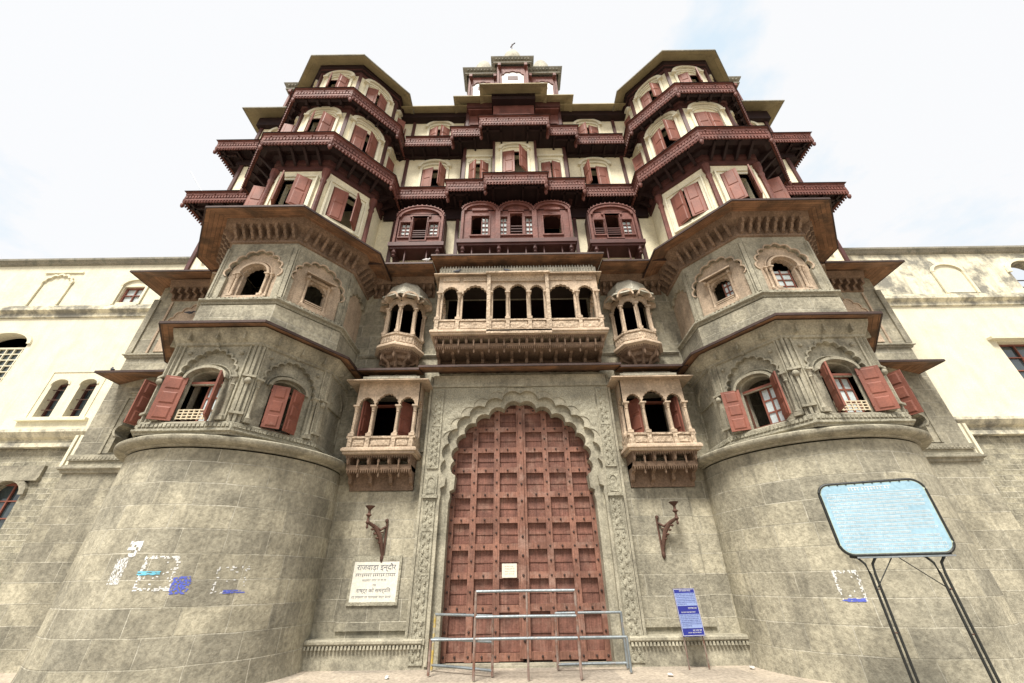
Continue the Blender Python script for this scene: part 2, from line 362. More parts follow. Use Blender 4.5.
def casement(F, w, z0, z1, aL, aR, y=-.03, m='shutter_red', parent=None, fm=None, pane=None, n=3, lw=None):
    """window frame with two hinged leaves opened aL / aR degrees outward"""
    f = MB().at(F); t = .05
    f.box(-w / 2 - t, -w / 2, y - .03, y + .1, z0 - t, z1 + t); f.box(w / 2, w / 2 + t, y - .03, y + .1, z0 - t, z1 + t)
    f.box(-w / 2, w / 2, y - .03, y + .1, z1, z1 + t); f.box(-w / 2, w / 2, y - .03, y + .1, z0 - t, z0)
    win = f.build('window_frame' if False else 'window', fm or m, parent)
    lw = lw or w / 2 - .008
    if aL is not None:
        l = MB().at(F @ T((-w / 2, y - .035, 0)) @ RZ(-aL)); leaf(l, lw, z0 + .01, z1 - .01, n=n); l.build('shutter', m, win, smooth=0)
    if aR is not None:
        l = MB().at(F @ T((w / 2, y - .035, 0)) @ RZ(180 + aR) @ T((0, 0, 0)) @ Matrix.Scale(1, 4)); 
        l.T = F @ T((w / 2, y - .035, 0)) @ RZ(aR) @ Matrix.Scale(-1, 4, (1, 0, 0)); leaf(l, lw, z0 + .01, z1 - .01, n=n); l.build('shutter', m, win, smooth=0)
    if pane:
        p = MB().at(F); pw = w / 2 - .01
        a, b = (-.02 + 0, pw) if pane == 'r' else (-pw, pw)
        p.box(a, b, y + .12, y + .13, z0, z1); p.build('pane', 'glass_pale', win)
        p = MB().at(F)
        for x in (a, (a + b) / 2, b): p.box(x - .02, x + .02, y + .10, y + .14, z0, z1)
        for i in range(4): zz = z0 + (z1 - z0) * i / 3; p.box(a, b, y + .098, y + .142, zz - .018, zz + .018)
        p.build('glazing_bar', m, win)
    return win
def hood(mb, cx, zs, rx, rz, th, y0, y1, n=14): mb.strip(arc(rx, rz, n, cx, zs), arc(rx + th, rz + th, n, cx, zs), y0, y1)
def colonnette(mb, x, y, z0, z1, r=.05, seg=8):
    h = z1 - z0; b = r * 1.7
    mb.box(x - b, x + b, y - b, y + b, z0, z0 + .06 * h + .02); mb.box(x - b * 1.05, x + b * 1.05, y - b * 1.05, y + b * 1.05, z1 - .035 * h - .01, z1)
    mb.lathe([(r * 1.55, .06 * h + .02), (r * 1.7, .10 * h), (r * 1.05, .14 * h), (r * 1.0, .2 * h), (r * .82, .78 * h), (r * 1.2, .80 * h), (r * .85, .82 * h), (r * 1.15, .87 * h), (r * 1.6, .95 * h), (r * 1.7, .965 * h - .01)], (x, y, z0), seg)
def along(path, sp, i0=0, i1=None, inset=0):
    i1 = len(path) - 1 if i1 is None else i1
    for i in range(i0, i1):
        a, b = Vector(path[i]), Vector(path[i + 1]); d = b - a; Ln = d.length - 2 * inset
        if Ln <= 0: continue
        k = max(1, round(Ln / sp)); u = d.normalized()
        for j in range(k):
            p = a + u * (inset + Ln * (j + .5) / k); yield T((p.x, p.y, 0)) @ RZ(math.degrees(math.atan2(u.y, u.x)))
def offset(path, o):
    n = len(path); P = [Vector(p) for p in path]; out = []
    for i in range(n):
        ns = []
        if i > 0: d = (P[i] - P[i - 1]).normalized(); ns.append(Vector((d.y, -d.x)))
        if i < n - 1: d = (P[i + 1] - P[i]).normalized(); ns.append(Vector((d.y, -d.x)))
        m = sum(ns, Vector((0, 0))); m = m / m.dot(ns[0]); out.append(tuple(P[i] + m * o))
    return out
def mould(mb, path, z, h, o, i0=0, i1=None):         # stepped stone moulding with torus
    mb.sweep(path, [(0, z), (o * .35, z), (o * .5, z + h * .18), (o * .5, z + h * .3), (o, z + h * .5), (o * 1.05, z + h * .62), (o, z + h * .76), (o * .6, z + h * .84), (o * .6, z + h), (0, z + h)], i0, i1)
def beads(mb, path, z, o, sp, r, i0=0, i1=None, sz=1.0):
    for F in along(path, sp, i0, i1): mb.at(F); mb.taper(-r, r, -o - r * .8, -o + r * .4, z - r * sz, z + r * sz, .75)
    mb.at(Matrix.Identity(4))

# ================================================================== palace: main body wall, level by level
body = 11.75
def xx(x): return X0 + x
# lower wall (ground to first eave) with openings behind the gate, balconies and side windows
FW = T((X0, WY, 0)); UY = WY - .3; FU = T((X0, UY, 0))     # the timber storeys stand slightly forward
wl = MB().at(FW)
holes = [rect(-2.1, 2.1, -.2 + .2, 6.05)]
holes[0] = [(-2.1, .02), (-2.1, 6.05), (2.1, 6.05), (2.1, .02)]
for s in (-1, 1):
    holes.append(rect(s * 3.5 - .6, s * 3.5 + .6, 4.35, 6.0))
    holes.append(shift(arched(1.44, 4.5, 4.95, cusp(.72, .92, 9, 0, 4.95)), s * 10.15))
wl.panel([(-body, 0), (-body, 6.6), (body, 6.6), (body, 0)], holes, 0, .4)
for s in (-1, 1):
    wl.at(Matrix.Identity(4)); x = xx(s * body); wl.add([(x, WY, 0), (x, 24, 0), (x, 24, 6.6), (x, WY, 6.6)], [(0, 1, 2, 3)])
wl.build('wall', 'stone', PAL, smooth=0)
# second stone storey
wl = MB().at(FW); holes = [rect(-2.25, 2.25, 7.5, 9.4)]
for s in (-1, 1):
    holes.append(rect(s * 3.5 - .55, s * 3.5 + .55, 7.35, 9.3)); holes.append(shift(arched(.8, 7.6, 8.25, arc(.4, .35, 10, 0, 8.25)), s * 10.15))
wl.panel([(-body, 6.6), (-body, 10.2), (body, 10.2), (body, 6.6)], holes, 0, .12)
for s in (-1, 1):
    wl.at(Matrix.Identity(4)); x = xx(s * body); wl.add([(x, WY, 6.6), (x, 24, 6.6), (x, 24, 10.2), (x, WY, 10.2)], [(0, 1, 2, 3)])
wl.build('wall', 'stone', PAL, smooth=0)
# timber storeys: plaster wall
wl = MB().at(FW); holes = []
for s in (-1, 1):
    holes += [rect(s * 10.1 - .4, s * 10.1 + .4, 11.0, 12.2), rect(s * 10.1 - .35, s * 10.1 + .35, 14.4, 15.5), rect(s * 10.1 - .35, s * 10.1 + .35, 17.1, 18.2)]
    holes += [rect(s * 3.3 - .5, s * 3.3 + .5, 11.1, 12.5), rect(s * 3.2 - .43, s * 3.2 + .43, 14.3, 15.6), rect(s * 3.2 - .4, s * 3.2 + .4, 17.3, 18.35)]
holes += [rect(-1.6, 1.6, 11.1, 12.6)]
ub = 11.1
wl.at(FU); wl.panel([(-ub, 10.2), (-ub, 19.3), (ub, 19.3), (ub, 10.2)], holes, 0, .35)
for s in (-1, 1):
    wl.at(Matrix.Identity(4)); x = xx(s * ub); wl.add([(x, UY, 10.2), (x, 24, 10.2), (x, 24, 19.3), (x, UY, 19.3)], [(0, 1, 2, 3)])
wl.build('wall', 'cream_upper', PAL, smooth=0)
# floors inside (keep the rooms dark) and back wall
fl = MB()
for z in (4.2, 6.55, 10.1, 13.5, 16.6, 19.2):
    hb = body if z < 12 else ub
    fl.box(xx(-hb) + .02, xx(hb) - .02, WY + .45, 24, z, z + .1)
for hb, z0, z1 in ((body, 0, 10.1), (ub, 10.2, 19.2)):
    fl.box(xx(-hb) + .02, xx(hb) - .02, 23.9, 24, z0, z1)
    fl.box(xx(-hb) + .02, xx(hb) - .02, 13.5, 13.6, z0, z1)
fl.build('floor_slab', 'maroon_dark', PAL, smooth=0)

# plinth bench at the foot of the wall
pl = MB()
for a, b in ((-4.9, -2.12), (2.12, 4.9)):
    p = [(xx(a), WY - .28), (xx(b), WY - .28)]
    pl.box(xx(a), xx(b), WY - .26, WY + .02, 0, .40)
    pl.sweep(p, [(-.28, .40), (.02, .40), (.05, .43), (.05, .47), (.02, .50), (-.28, .50)])
    for F in along(p, .075): pl.at(F); pl.taper(-.025, .025, -.05, .0, .335, .40, .7)
    pl.at(Matrix.Identity(4)); pl.box(xx(b) - .001, xx(b) + .05, WY - .30, WY, .40, .5) if a < 0 else pl.box(xx(a) - .05, xx(a), WY - .30, WY, .40, .5)
pl.build('plinth', 'stone_dressed', PAL)
pp = MB()      # flat raised ashlar field of the wall beside the gate
for s in (-1, 1):
    for (a, b, z0, z1) in ((2.52, 4.05, .62, 3.42),):
        x0, x1 = sorted((xx(s * a), xx(s * b))); pp.box(x0, x1, WY - .05, WY + .01, z0, z1)
pp.build('wall', 'stone', PAL, smooth=0)

# ================================================================== gate
ZR = [.13, .98, 1.60, 2.20, 2.78, 3.36, 3.96, 4.50, 5.05, 5.58]
gs = MB().at(FW)
# outer surround with cusped arch
ZC = 4.12
def gate_curve(rx, rz, foot_in, zf):
    c = cusp(rx, rz, 14, 0, ZC, dip=14, bulge=.30, tip=.105, m=6)
    l0 = c[0]; ft = [(-foot_in, zf), (-foot_in + .02, zf + .10), (l0[0] - .10, zf + .16), (l0[0] - .12, zf + .28), (l0[0] - .02, zf + .33)]
    return [p for p in ft] + c + [(-p[0], p[1]) for p in reversed(ft)]
outer = gate_curve(1.94, 1.64, 2.0, 3.18)
inner = gate_curve(1.72, 1.42, 1.80, 3.12)
gs.panel(rect(-2.42, 2.42, 0, 6.48), [], -.0, 0) if False else None
def portal(mb, hw, top, curve, y, d, wleg):
    poly = [(-hw, 0), (-hw, top), (hw, top), (hw, 0), (wleg, 0)] + list(reversed(curve)) + [(-wleg, 0)]
    mb.panel(poly, [], y, d, rim=True)
portal(gs, 2.42, 6.48, outer, -.25, .25, 2.0)
gs.build('gate_surround', 'stone_dressed', PAL, smooth=0)
gs = MB().at(FW); portal(gs, 2.2, 6.2, inner, -.13, .33, 1.80)
gs.build('gate_arch', 'stone_dressed', PAL, smooth=0)
# carved fields of the surround
cv = MB().at(FW)
for s in (-1, 1):
    for z0, z1 in ((.10, .78), (.84, 1.62), (1.68, 2.5), (2.56, 3.18), (3.95, 5.0), (5.06, 6.0)):
        a, b = sorted((s * 2.10, s * 2.36)); cv.box(a, b, -.272, -.25, z0, z1)
        for q in (a, b): cv.box(q - .012, q + .012, -.285, -.25, z0 - .03, z1 + .03)
        cv.box(a, b, -.284, -.25, z0 - .03, z0); cv.box(a, b, -.284, -.25, z1, z1 + .03)
        m0 = (a + b) / 2
        for i in range(int((z1 - z0) / .085)):
            zz = z0 + .06 + i * .085; cv.ball((m0 + (.055 if i % 2 else -.055), -.268, zz), .042, 6, 4, 1.2); cv.ball((m0 + (-.07 if i % 2 else .07), -.268, zz + .02), .024, 5, 3)
    a, b = sorted((s * 2.08, s * 2.38))
    cv.box(a - .03, b + .03, -.33, -.25, 3.22, 3.30); cv.box(a, b, -.29, -.25, 3.30, 3.8)
    m0 = (a + b) / 2; hood(cv, m0, 3.58, .085, .12, .02, -.31, -.285, 8); cv.box(m0 - .1, m0 + .1, -.32, -.29, 3.32, 3.37)
    cv.box(m0 - .105, m0 - .085, -.31, -.285, 3.35, 3.58); cv.box(m0 + .085, m0 + .105, -.31, -.285, 3.35, 3.58)
cv.build('carved_pilaster', 'stone_carved', PAL)
cs = MB().at(FW)   # carved spandrel panels above the arch
up = [(-2.02, 4.7), (-2.02, 6.1), (2.02, 6.1), (2.02, 4.7)]
oc = [p for p in cusp(2.03, 1.80, 14, 0, ZC, dip=0, bulge=.30, tip=.09, m=6) if p[1] > 4.7]
cs.panel([(-2.04, 4.72), (-2.04, 6.1), (2.04, 6.1), (2.04, 4.72)] + list(reversed(oc)), [], -.27, .02, rim=True)
cs.build('carved_spandrel', 'stone_carved', PAL, smooth=0)
fz = MB().at(FW)
fz.box(-2.44, 2.44, -.30, -.25, 6.12, 6.2); fz.box(-2.40, 2.40, -.275, -.25, 6.2, 6.48)
for s in (-1, 1):
    a, b = sorted((s * 2.44, s * 2.5)); fz.box(a, b, -.22, 0, 0, 6.48)
    a, b = sorted((s * 1.99, s * 2.05)); fz.box(a, b, -.29, -.25, .05, 3.2)
fz.build('frieze', 'stone_dressed', PAL, smooth=0)
# threshold
th = MB().at(FW); th.box(-1.98, 1.98, -.2, .45, 0, .03); th.build('threshold', 'stone_dressed', PAL, smooth=0)
# door of two studded leaves
DOOR = MB().at(T((X0, WY + .22, 0)))
DOOR.box(-1.9, 1.9, .12, .2, .02, 6.0)
door = DOOR.build('gate_door', 'maroon_dark', PAL, smooth=0)
zr = ZR
for s in (-1, 1):
    d = MB().at(T((X0, WY + .22, 0)))
    d.box(*sorted((s * .035, s * 1.88)), .06, .12, .04, 5.95)
    # boards with slight joints inside each coffer
    xs = [.06, .64, 1.22, 1.86]
    for i in range(len(zr) - 1):
        for k in range(3):
            x0, x1 = xs[k] + .05, xs[k + 1] - .05; z0, z1 = zr[i] + .07, zr[i + 1] - .07; m0 = (x0 + x1) / 2; zm = (z0 + z1) / 2
            for a, b in ((x0, m0 - .004), (m0 + .004, x1)):
                a, b = sorted((s * a, s * b)); j = random.uniform(0, .008); d.box(a, b, .048 + j, .062, z0, z1)
            a, b = sorted((s * x0, s * x1)); d.box(a, b, .035, .05, zm - .035 + random.uniform(-.004, .004), zm + .035)
    leafo = d.build('leaf', 'door_panel', door, smooth=0)
    d = MB().at(T((X0, WY + .22, 0)))
    for x in xs[1:3] + [1.76]:
        a, b = sorted((s * (x - .075), s * (x + .075))); d.box(a, b, -.045, .05, .04, 5.95)
    for i, z in enumerate(zr):
        a, b = sorted((s * .06, s * 1.86)); j = random.uniform(-.012, .012); d.box(a, b, -.03, .051, z - .068 + j, z + .068 + j)
    a, b = sorted((s * .004, s * .12)); d.box(a, b, -.06, .055, .1, 5.97)
    d.cur = 1
    for z in zr:
        for x in (.36, .64, .93, 1.22, 1.50, 1.74): d.lathe([(.034, 0), (.028, .02), (.001, .032)], (0, 0, 0), 6) if False else d.ball((s * x, -.045 if x not in (.10,) else -.07, z), .026, 6, 4)
    for i in range(len(zr) - 1):
        for x in (.64, 1.22, 1.74): d.ball((s * x, -.055 if x != .10 else -.07, (zr[i] + zr[i + 1]) / 2), .026, 6, 4)
    d.build('batten', ['door_red', 'iron'], leafo, split=0)
d = MB().at(T((X0, WY + .22, 0))); d.box(-.07, .05, -.1, -.06, .1, 5.8); d.cur = 1
for i in range(14): d.ball((-.01, -.105, .4 + i * .4), .03, 6, 4)
d.build('meeting_stile', ['door_red', 'iron'], door)

# ================================================================== towers
for s in (-1, 1):
    side = 'left' if s < 0 else 'right'; cx = xx(s * TX)
    # drum
    d = MB(); d.lathe([(2.36, 0), (2.31, .3), (2.26, 3.83)], (cx, TY, 0), 64, 170, 370, uvr=2.3)
    d.build('tower_drum', 'stone', PAL)
    d = MB(); d.lathe([(2.25, 3.86), (2.30, 3.87), (2.31, 3.90), (2.42, 3.91), (2.48, 3.93), (2.51, 3.97), (2.51, 4.02), (2.47, 4.05), (2.40, 4.07), (2.2, 4.08), (.5, 4.09)], (cx, TY, 0), 64, 170, 370, uvr=2.5)
    d.build('drum_cornice', 'stone_dressed', PAL)
    # first polygonal storey
    A = 'L1'; P = tpath(s, A)
    b = MB(); mould(b, P, 4.07, .13, .10); beads(b, P, 4.26, .055, .085, .032)
    b.sweep(P, [(0, 4.20), (.05, 4.20), (.05, 4.32), (.03, 4.34), (0, 4.34)])
    b.build('base_moulding', 'sandstone_carved' if False else 'stone_carved', PAL)
    wm = MB(); nm = MB(); hd = MB()
    spec = {-2: None, -1: 'w', 0: 'w', 1: 'w', 2: None}
    for k in range(-2, 3):
        F = facet(s, A, k); W = facew(s, A, k); wm.at(F); nm.at(F); hd.at(F)
        if k in (-2, 2):
            wm.panel(rect(-W / 2, W / 2 - 0, 4.08, 6.62), [rect(-.42, .42, 4.62, 5.35)], 0, .05)
            nm.panel(rect(-.43, .43, 4.6, 5.37), [], .05, 0); hood(hd, 0, 5.5, .3, .35, .05, -.03, .0)
            continue
        niche = arched(1.14, 4.36, 5.38, cusp(.57, .56, 11, 0, 5.38, dip=8, bulge=.33, tip=.16))
        wm.panel(rect(-W / 2, W / 2, 4.08, 6.62), [niche], 0, .075)
        op = arched(.70, 4.36, 5.32, arc(.35, .20, 12, 0, 5.32))
        nm.panel(arched(1.2, 4.34, 5.36, arc(.6, .75, 18, 0, 5.36)), [op], .075, .3)
        hood(hd, 0, 5.32, .40, .24, .06, -.075, .09); hood(hd, 0, 5.34, .48, .34, .025, .02, .08)
        hd.box(-.40, .40, .10, .16, 5.22, 5.27)
        for q in (-1, 1):
            colonnette(hd, q * .66, -.03, 4.36, 5.36, .042); hd.box(q * .74 - .018, q * .74 + .018, -.04, 0, 4.38, 6.2)
        st = cusp(.57, .56, 11, 0, 5.38, dip=8, bulge=.33, tip=.16)
        st2 = cusp(.61, .60, 11, 0, 5.38, dip=8, bulge=.33, tip=.16)
        hd.strip(st, st2, -.045, .0); hd.ball((0, -.04, 6.14), .05, 6, 4); hd.ball((0, -.04, 6.22), .03, 6, 4)
        for q in (-1, 1):
            for zz in (5.95,): hd.ball((q * .58, -.02, zz), .05, 8, 4)
    wm.build('wall', 'stone_dressed', PAL, smooth=0); nm.build('niche', 'stone_dressed', PAL, smooth=0); hd.build('niche_moulding', 'stone_dressed', PAL)
    c = MB()
    for k in (-2, -1, 0, 1):
        F = corner(s, A, k) @ T((0, .02, 0)); c.at(F)
        for q in (-.085, 0, .085): c.box(q - .026, q + .026, -.06 + abs(q) * .5, .1, 4.34, 6.2)
        for zz in (4.5, 5.34): c.box(-.13, .13, -.085, .1, zz, zz + .05)
        c.ball((0, -.05, 5.25), .075, 8, 5)
    c.build('corner_pilaster', 'stone_dressed', PAL)
    # cove under first eave
    c = MB(); c.sweep(P, [(0, 6.12), (.05, 6.14), (.05, 6.2), (.09, 6.24), (.20, 6.42), (.22, 6.50)])
    for F in along(P, .62): c.at(F); c.box(-.02, .02, -.2, 0, 6.22, 6.5)
    c.build('eave_cove', 'stone_dressed', PAL)
    # windows of the storey
    cfg = {(-1, -1): (8, 130), (-1, 0): (158, 118), (-1, 1): (24, 22), (1, -1): (150, 128), (1, 0): (112, 155), (1, 1): (122, 8)}
    for k in (-1, 0, 1):
        F = facet(s, A, k) @ T((0, .06, 0)); aL, aR = cfg[(s, k)]
        wn = casement(F, .70, 4.40, 5.24, None, None, y=.06, parent=PAL, pane='r' if (s, k) in ((1, -1), (1, 0), (-1, 0)) else None)
        for q, an in ((-1, aL), (1, aR)):
            lf = MB(); base = F @ T((q * .36, -.085, 0)) @ RZ(-q * -1 * -an if False else (-an if q < 0 else an))
            lf.T = base if q < 0 else base @ Matrix.Scale(-1, 4, (1, 0, 0))
            leaf(lf, .40 if an > 40 else .352, 4.37, 5.34, n=3); lf.build('shutter', 'shutter_red', wn, smooth=0)
        if (s, k) in ((-1, 0), (1, 0)):
            j = MB().at(F)
            for i in range(7): xa = -.33 + i * .11; j.box(xa - .012, xa + .012, -.02, .01, 4.42, 4.64)
            for i in range(4): za = 4.44 + i * .062; j.box(-.34, .34, -.018, .008, za - .01, za + .01)
            j.build('jali', 'jali', wn)
    # ---------------- second storey, stone
    A = 'L2'; P = tpath(s, A)
    b = MB(); b.sweep(P, [(.0, 6.62), (.06, 6.62), (.06, 7.30), (0, 7.34)]); b.build('wall', 'stone', PAL, smooth=0)
    b = MB(); mould(b, P, 7.34, .16, .13); beads(b, P, 7.53, .03, .10, .03); b.build('base_moulding', 'stone_carved', PAL)
    wm = MB(); nm = MB(); hd = MB(); ch = MB()
    for k in range(-2, 3):
        F = facet(s, A, k); W = facew(s, A, k); wm.at(F); nm.at(F); hd.at(F)
        niche = arched(1.30, 7.58, 8.35, cusp(.65, .66, 9, 0, 8.35, dip=8, bulge=.33, tip=.14))
        wm.panel(rect(-W / 2, W / 2, 7.3, 9.95), [niche], 0, .08)
        if abs(k) == 2:
            nm.panel(arched(1.36, 7.56, 8.3, arc(.68, .8, 16, 0, 8.3)), [], .08, 0); continue
        op = arched(.48, 7.70, 8.22, cusp(.24, .24, 7, 0, 8.22)) if k else arched(.56, 7.66, 8.32, cusp(.28, .30, 7, 0, 8.32))
        nm.panel(arched(1.36, 7.56, 8.3, arc(.68, .84, 16, 0, 8.3)), [op], .08, .14)
        st = cusp(.65, .66, 9, 0, 8.35, dip=8, bulge=.33, tip=.14); st2 = cusp(.69, .70, 9, 0, 8.35, dip=8, bulge=.33, tip=.14)
        hd.strip(st, st2, -.03, 0)
        if k == 0:
            hood(hd, 0, 8.34, .35, .33, .055, -.02, .1); hood(hd, 0, 8.34, .43, .44, .03, .04, .1)
            for q in (-1, 1): colonnette(hd, q * .37, 0.02, 7.62, 8.36, .035); colonnette(hd, q * .47, .05, 7.62, 8.36, .03)
            hd.box(-.5, .5, -.03, .09, 7.56, 7.62); hd.box(-.2, .2, -.05, .08, 7.50, 7.56)
        else:
            hd.add([(-.42, -.16, 8.60), (.42, -.16, 8.60), (.36, .08, 8.72), (-.36, .08, 8.72), (-.42, -.16, 8.56), (.42, -.16, 8.56), (.36, .08, 8.65), (-.36, .08, 8.65)],
                   [(0, 1, 2, 3), (4, 7, 6, 5), (0, 4, 5, 1), (1, 5, 6, 2), (3, 2, 6, 7), (0, 3, 7, 4)])
            hd.box(-.36, .36, .0, .08, 8.50, 8.56)
            for q in (-1, 1): colonnette(hd, q * .29, .03, 7.60, 8.52, .033); hd.box(q * .32 - .03, q * .32 + .03, -.09, .06, 8.46, 8.54)
            hd.box(-.25, .25, .0, .09, 7.60, 7.68); hd.box(-.34, .34, -.02, .08, 7.56, 7.60)
            for i in range(3): hd.box(-.24, .24, .02, .1, 7.70 + i * .055, 7.73 + i * .055)
        if (s, k) in ((1, 0), (1, -1)):
            x0, x1 = (-.24, .24) if k == 0 else (.0, .21)
            gl = MB().at(F); gl.box(x0, x1, .24, .25, 7.68, 8.38); w0 = gl.build('window', 'glass_pale', PAL, smooth=0)
            gl = MB().at(F)
            for x in (x0, (x0 + x1) / 2, x1): gl.box(x - .015, x + .015, .215, .27, 7.66, 8.40)
            for i in range(4): gl.box(x0, x1, .213, .272, 7.66 + i * .2, 7.685 + i * .2)
            gl.build('glazing_bar', 'shutter_red', w0, smooth=0)
    wm.build('wall', 'stone_dressed', PAL, smooth=0); nm.build('niche', 'sandstone', PAL, smooth=0); hd.build('niche_moulding', 'sandstone', PAL)
    c = MB()
    for k in (-2, -1, 0, 1):
        c.at(corner(s, A, k) @ T((0, .02, 0)))
        c.box(-.045, .045, -.045, .1, 7.56, 9.2); c.box(-.09, -.06, -.02, .1, 7.56, 9.2); c.box(.06, .09, -.02, .1, 7.56, 9.2)
    c.build('corner_pilaster', 'stone_dressed', PAL)
    # bracket frieze
    c = MB(); c.sweep(P, [(0, 9.38), (.05, 9.40), (.05, 9.46), (.03, 9.48), (.03, 9.78), (.10, 9.80), (.28, 9.86), (.34, 10.05)])
    for F in along(P, .235):
        c.at(F); c.prism([(0, 0)], 0, 0) if False else None
        pr = [(-.03, 9.48), (-.11, 9.50), (-.13, 9.56), (-.20, 9.60), (-.23, 9.68), (-.30, 9.70), (-.33, 9.84), (-.03, 9.84)]
        n = len(pr); c.add([(-.035, p[0], p[1]) for p in pr] + [(.035, p[0], p[1]) for p in pr], [tuple(range(n)), tuple(range(n, 2 * n))] + [(i, (i + 1) % n, (i + 1) % n + n, i + n) for i in range(n)])
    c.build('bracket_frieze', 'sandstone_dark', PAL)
    # ---------------- timber storeys
    for lv, (A, z0, z1, wz0, wz1, ww) in enumerate((('T3', 9.95, 13.2, 11.0, 12.32, .86), ('T4', 13.3, 16.55, 14.5, 15.74, .84), ('T5', 16.4, 19.2, 17.45, 18.45, .74))):
        P = tpath(s, A); wm = MB(); sr = MB(); tr = MB()
        for k in range(-2, 3):
            F = facet(s, A, k); W = facew(s, A, k); wm.at(F); sr.at(F); tr.at(F)
            hl = [rect(-ww / 2, ww / 2, wz0, wz1)] if abs(k) < 2 or lv else []
            wm.panel(rect(-W / 2, W / 2, z0, z1), hl, 0, .3)
            if abs(k) == 2 and lv == 0: continue
            if lv == 0:
                t = .14; a, b2, e, f = -ww / 2, ww / 2, wz0, wz1
                for o, d_, y in ((.0, .10, -.05), (.10, .15, -.09)):
                    sr.panel(rect(a - d_ - .05, b2 + d_ + .05, e - d_, f + d_), [rect(a - o - .05, b2 + o + .05, e - o, f + o)], y, .1, rim=True)
            else:
                tt = .26 if lv == 1 else .22
                sr.strip([(-ww / 2 - .06, wz0 - .2)] + arc(ww / 2 + .06, tt, 14, 0, wz1 + .12) + [(ww / 2 + .06, wz0 - .2)], [(-ww / 2 - .15, wz0 - .2)] + arc(ww / 2 + .15, tt + .09, 14, 0, wz1 + .12) + [(ww / 2 + .15, wz0 - .2)], -.07, .0)
                sr.strip(arc(ww / 2 + .10, tt + .10, 14, 0, wz1 + .14), arc(ww / 2 + .22, tt + .20, 14, 0, wz1 + .14), -.13, 0)
                sr.strip(arc(ww / 2 - .02, tt - .06, 14, 0, wz1 + .10), arc(ww / 2 + .05, tt - .0, 14, 0, wz1 + .12), -.04, 0)
                for q in (-1, 1): sr.box(q * (ww / 2 + .16) - .09, q * (ww / 2 + .16) + .09, -.15, 0, wz1 + .06, wz1 + .14)
            an = random.choice([(30, 22), (55, 40), (18, 60), (70, 25), (12, 40), (4, 52)])
            if lv == 0 and s < 0: an = {-1: (70, 60), 0: (62, 34), 1: (12, 50)}.get(k, an)
            if lv == 0 and s > 0: an = {-1: (16, 14), 0: (34, 60), 1: (70, 80)}.get(k, an)
            if lv == 1 and s < 0: an = {0: (48, 40), 1: (10, 30)}.get(k, an)
            if lv == 1 and s > 0: an = {0: (8, 6), -1: (18, 55)}.get(k, an)
            if abs(k) < 2 or lv: casement(F, ww, wz0, wz1, an[0], an[1], y=.02, parent=PAL, n=2, m='shutter_red')
        wm.build('wall', 'cream_upper', PAL, smooth=0); sr.build('window_surround', 'cream', PAL)
        c = MB()
        for k in (-2, -1, 0, 1):
            F = corner(s, A, k) @ T((0, .01, 0)); c.at(F)
            if lv == 0:
                c.lathe([(.10, 0), (.12, .1), (.08, .2), (.11, .3), (.09, .42), (.075, .5), (.07, 2.0), (.1, 2.1), (.07, 2.2), (.12, 2.4), (.13, 2.6)], (0, -.05, z0 + .2), 8)
                c.box(-.10, .10, -.13, .05, z0, z0 + .25)
            else: c.box(-.055, .055, -.07, .05, z0, z1)
        c.build('timber_post', 'maroon' if lv else 'maroon_light', PAL)
        # head beams + coved soffit + balcony band
        ztop = z1; c = MB()
        c.sweep(P, [(0, ztop - .42), (.06, ztop - .40), (.06, ztop - .22), (.13, ztop - .20), (.13, ztop)])
        c.build('head_beam', 'maroon', PAL, smooth=0)
        if lv < 2:
            o = .65 if lv == 0 else .44; zb = (13.7, 16.8)[lv]
            c = MB(); c.sweep(P, [(.13, ztop - .02), (.26, ztop + .05), (o * .7, zb - .52), (o - .02, zb - .46)])
            for F in along(P, .42):
                c.at(F); pr = [(-.1, ztop - .28), (-.17, ztop - .26), (-o * .6, zb - .62), (-o * .9, zb - .52), (-o * .9, zb - .44), (-.1, zb - .44)]
                n = len(pr); c.add([(-.04, p[0], p[1]) for p in pr] + [(.04, p[0], p[1]) for p in pr], [tuple(range(n)), tuple(range(n, 2 * n))] + [(i, (i + 1) % n, (i + 1) % n + n, i + n) for i in range(n)])
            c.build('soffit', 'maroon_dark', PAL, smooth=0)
            globals().setdefault('BANDS', []).append((offset(P, o), zb, 'tower'))
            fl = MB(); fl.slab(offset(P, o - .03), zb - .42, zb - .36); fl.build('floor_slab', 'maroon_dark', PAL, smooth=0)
        else:
            c = MB(); c.sweep(P, [(.0, 18.92), (.12, 18.94), (.12, 19.08), (.20, 19.10), (.20, 19.35)]); c.build('head_beam', 'maroon_dark', PAL, smooth=0)
    # interior floors of the tower
    fl = MB()
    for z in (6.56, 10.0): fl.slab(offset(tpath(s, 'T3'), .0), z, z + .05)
    fl.build('floor_slab', 'maroon_dark', PAL, smooth=0)

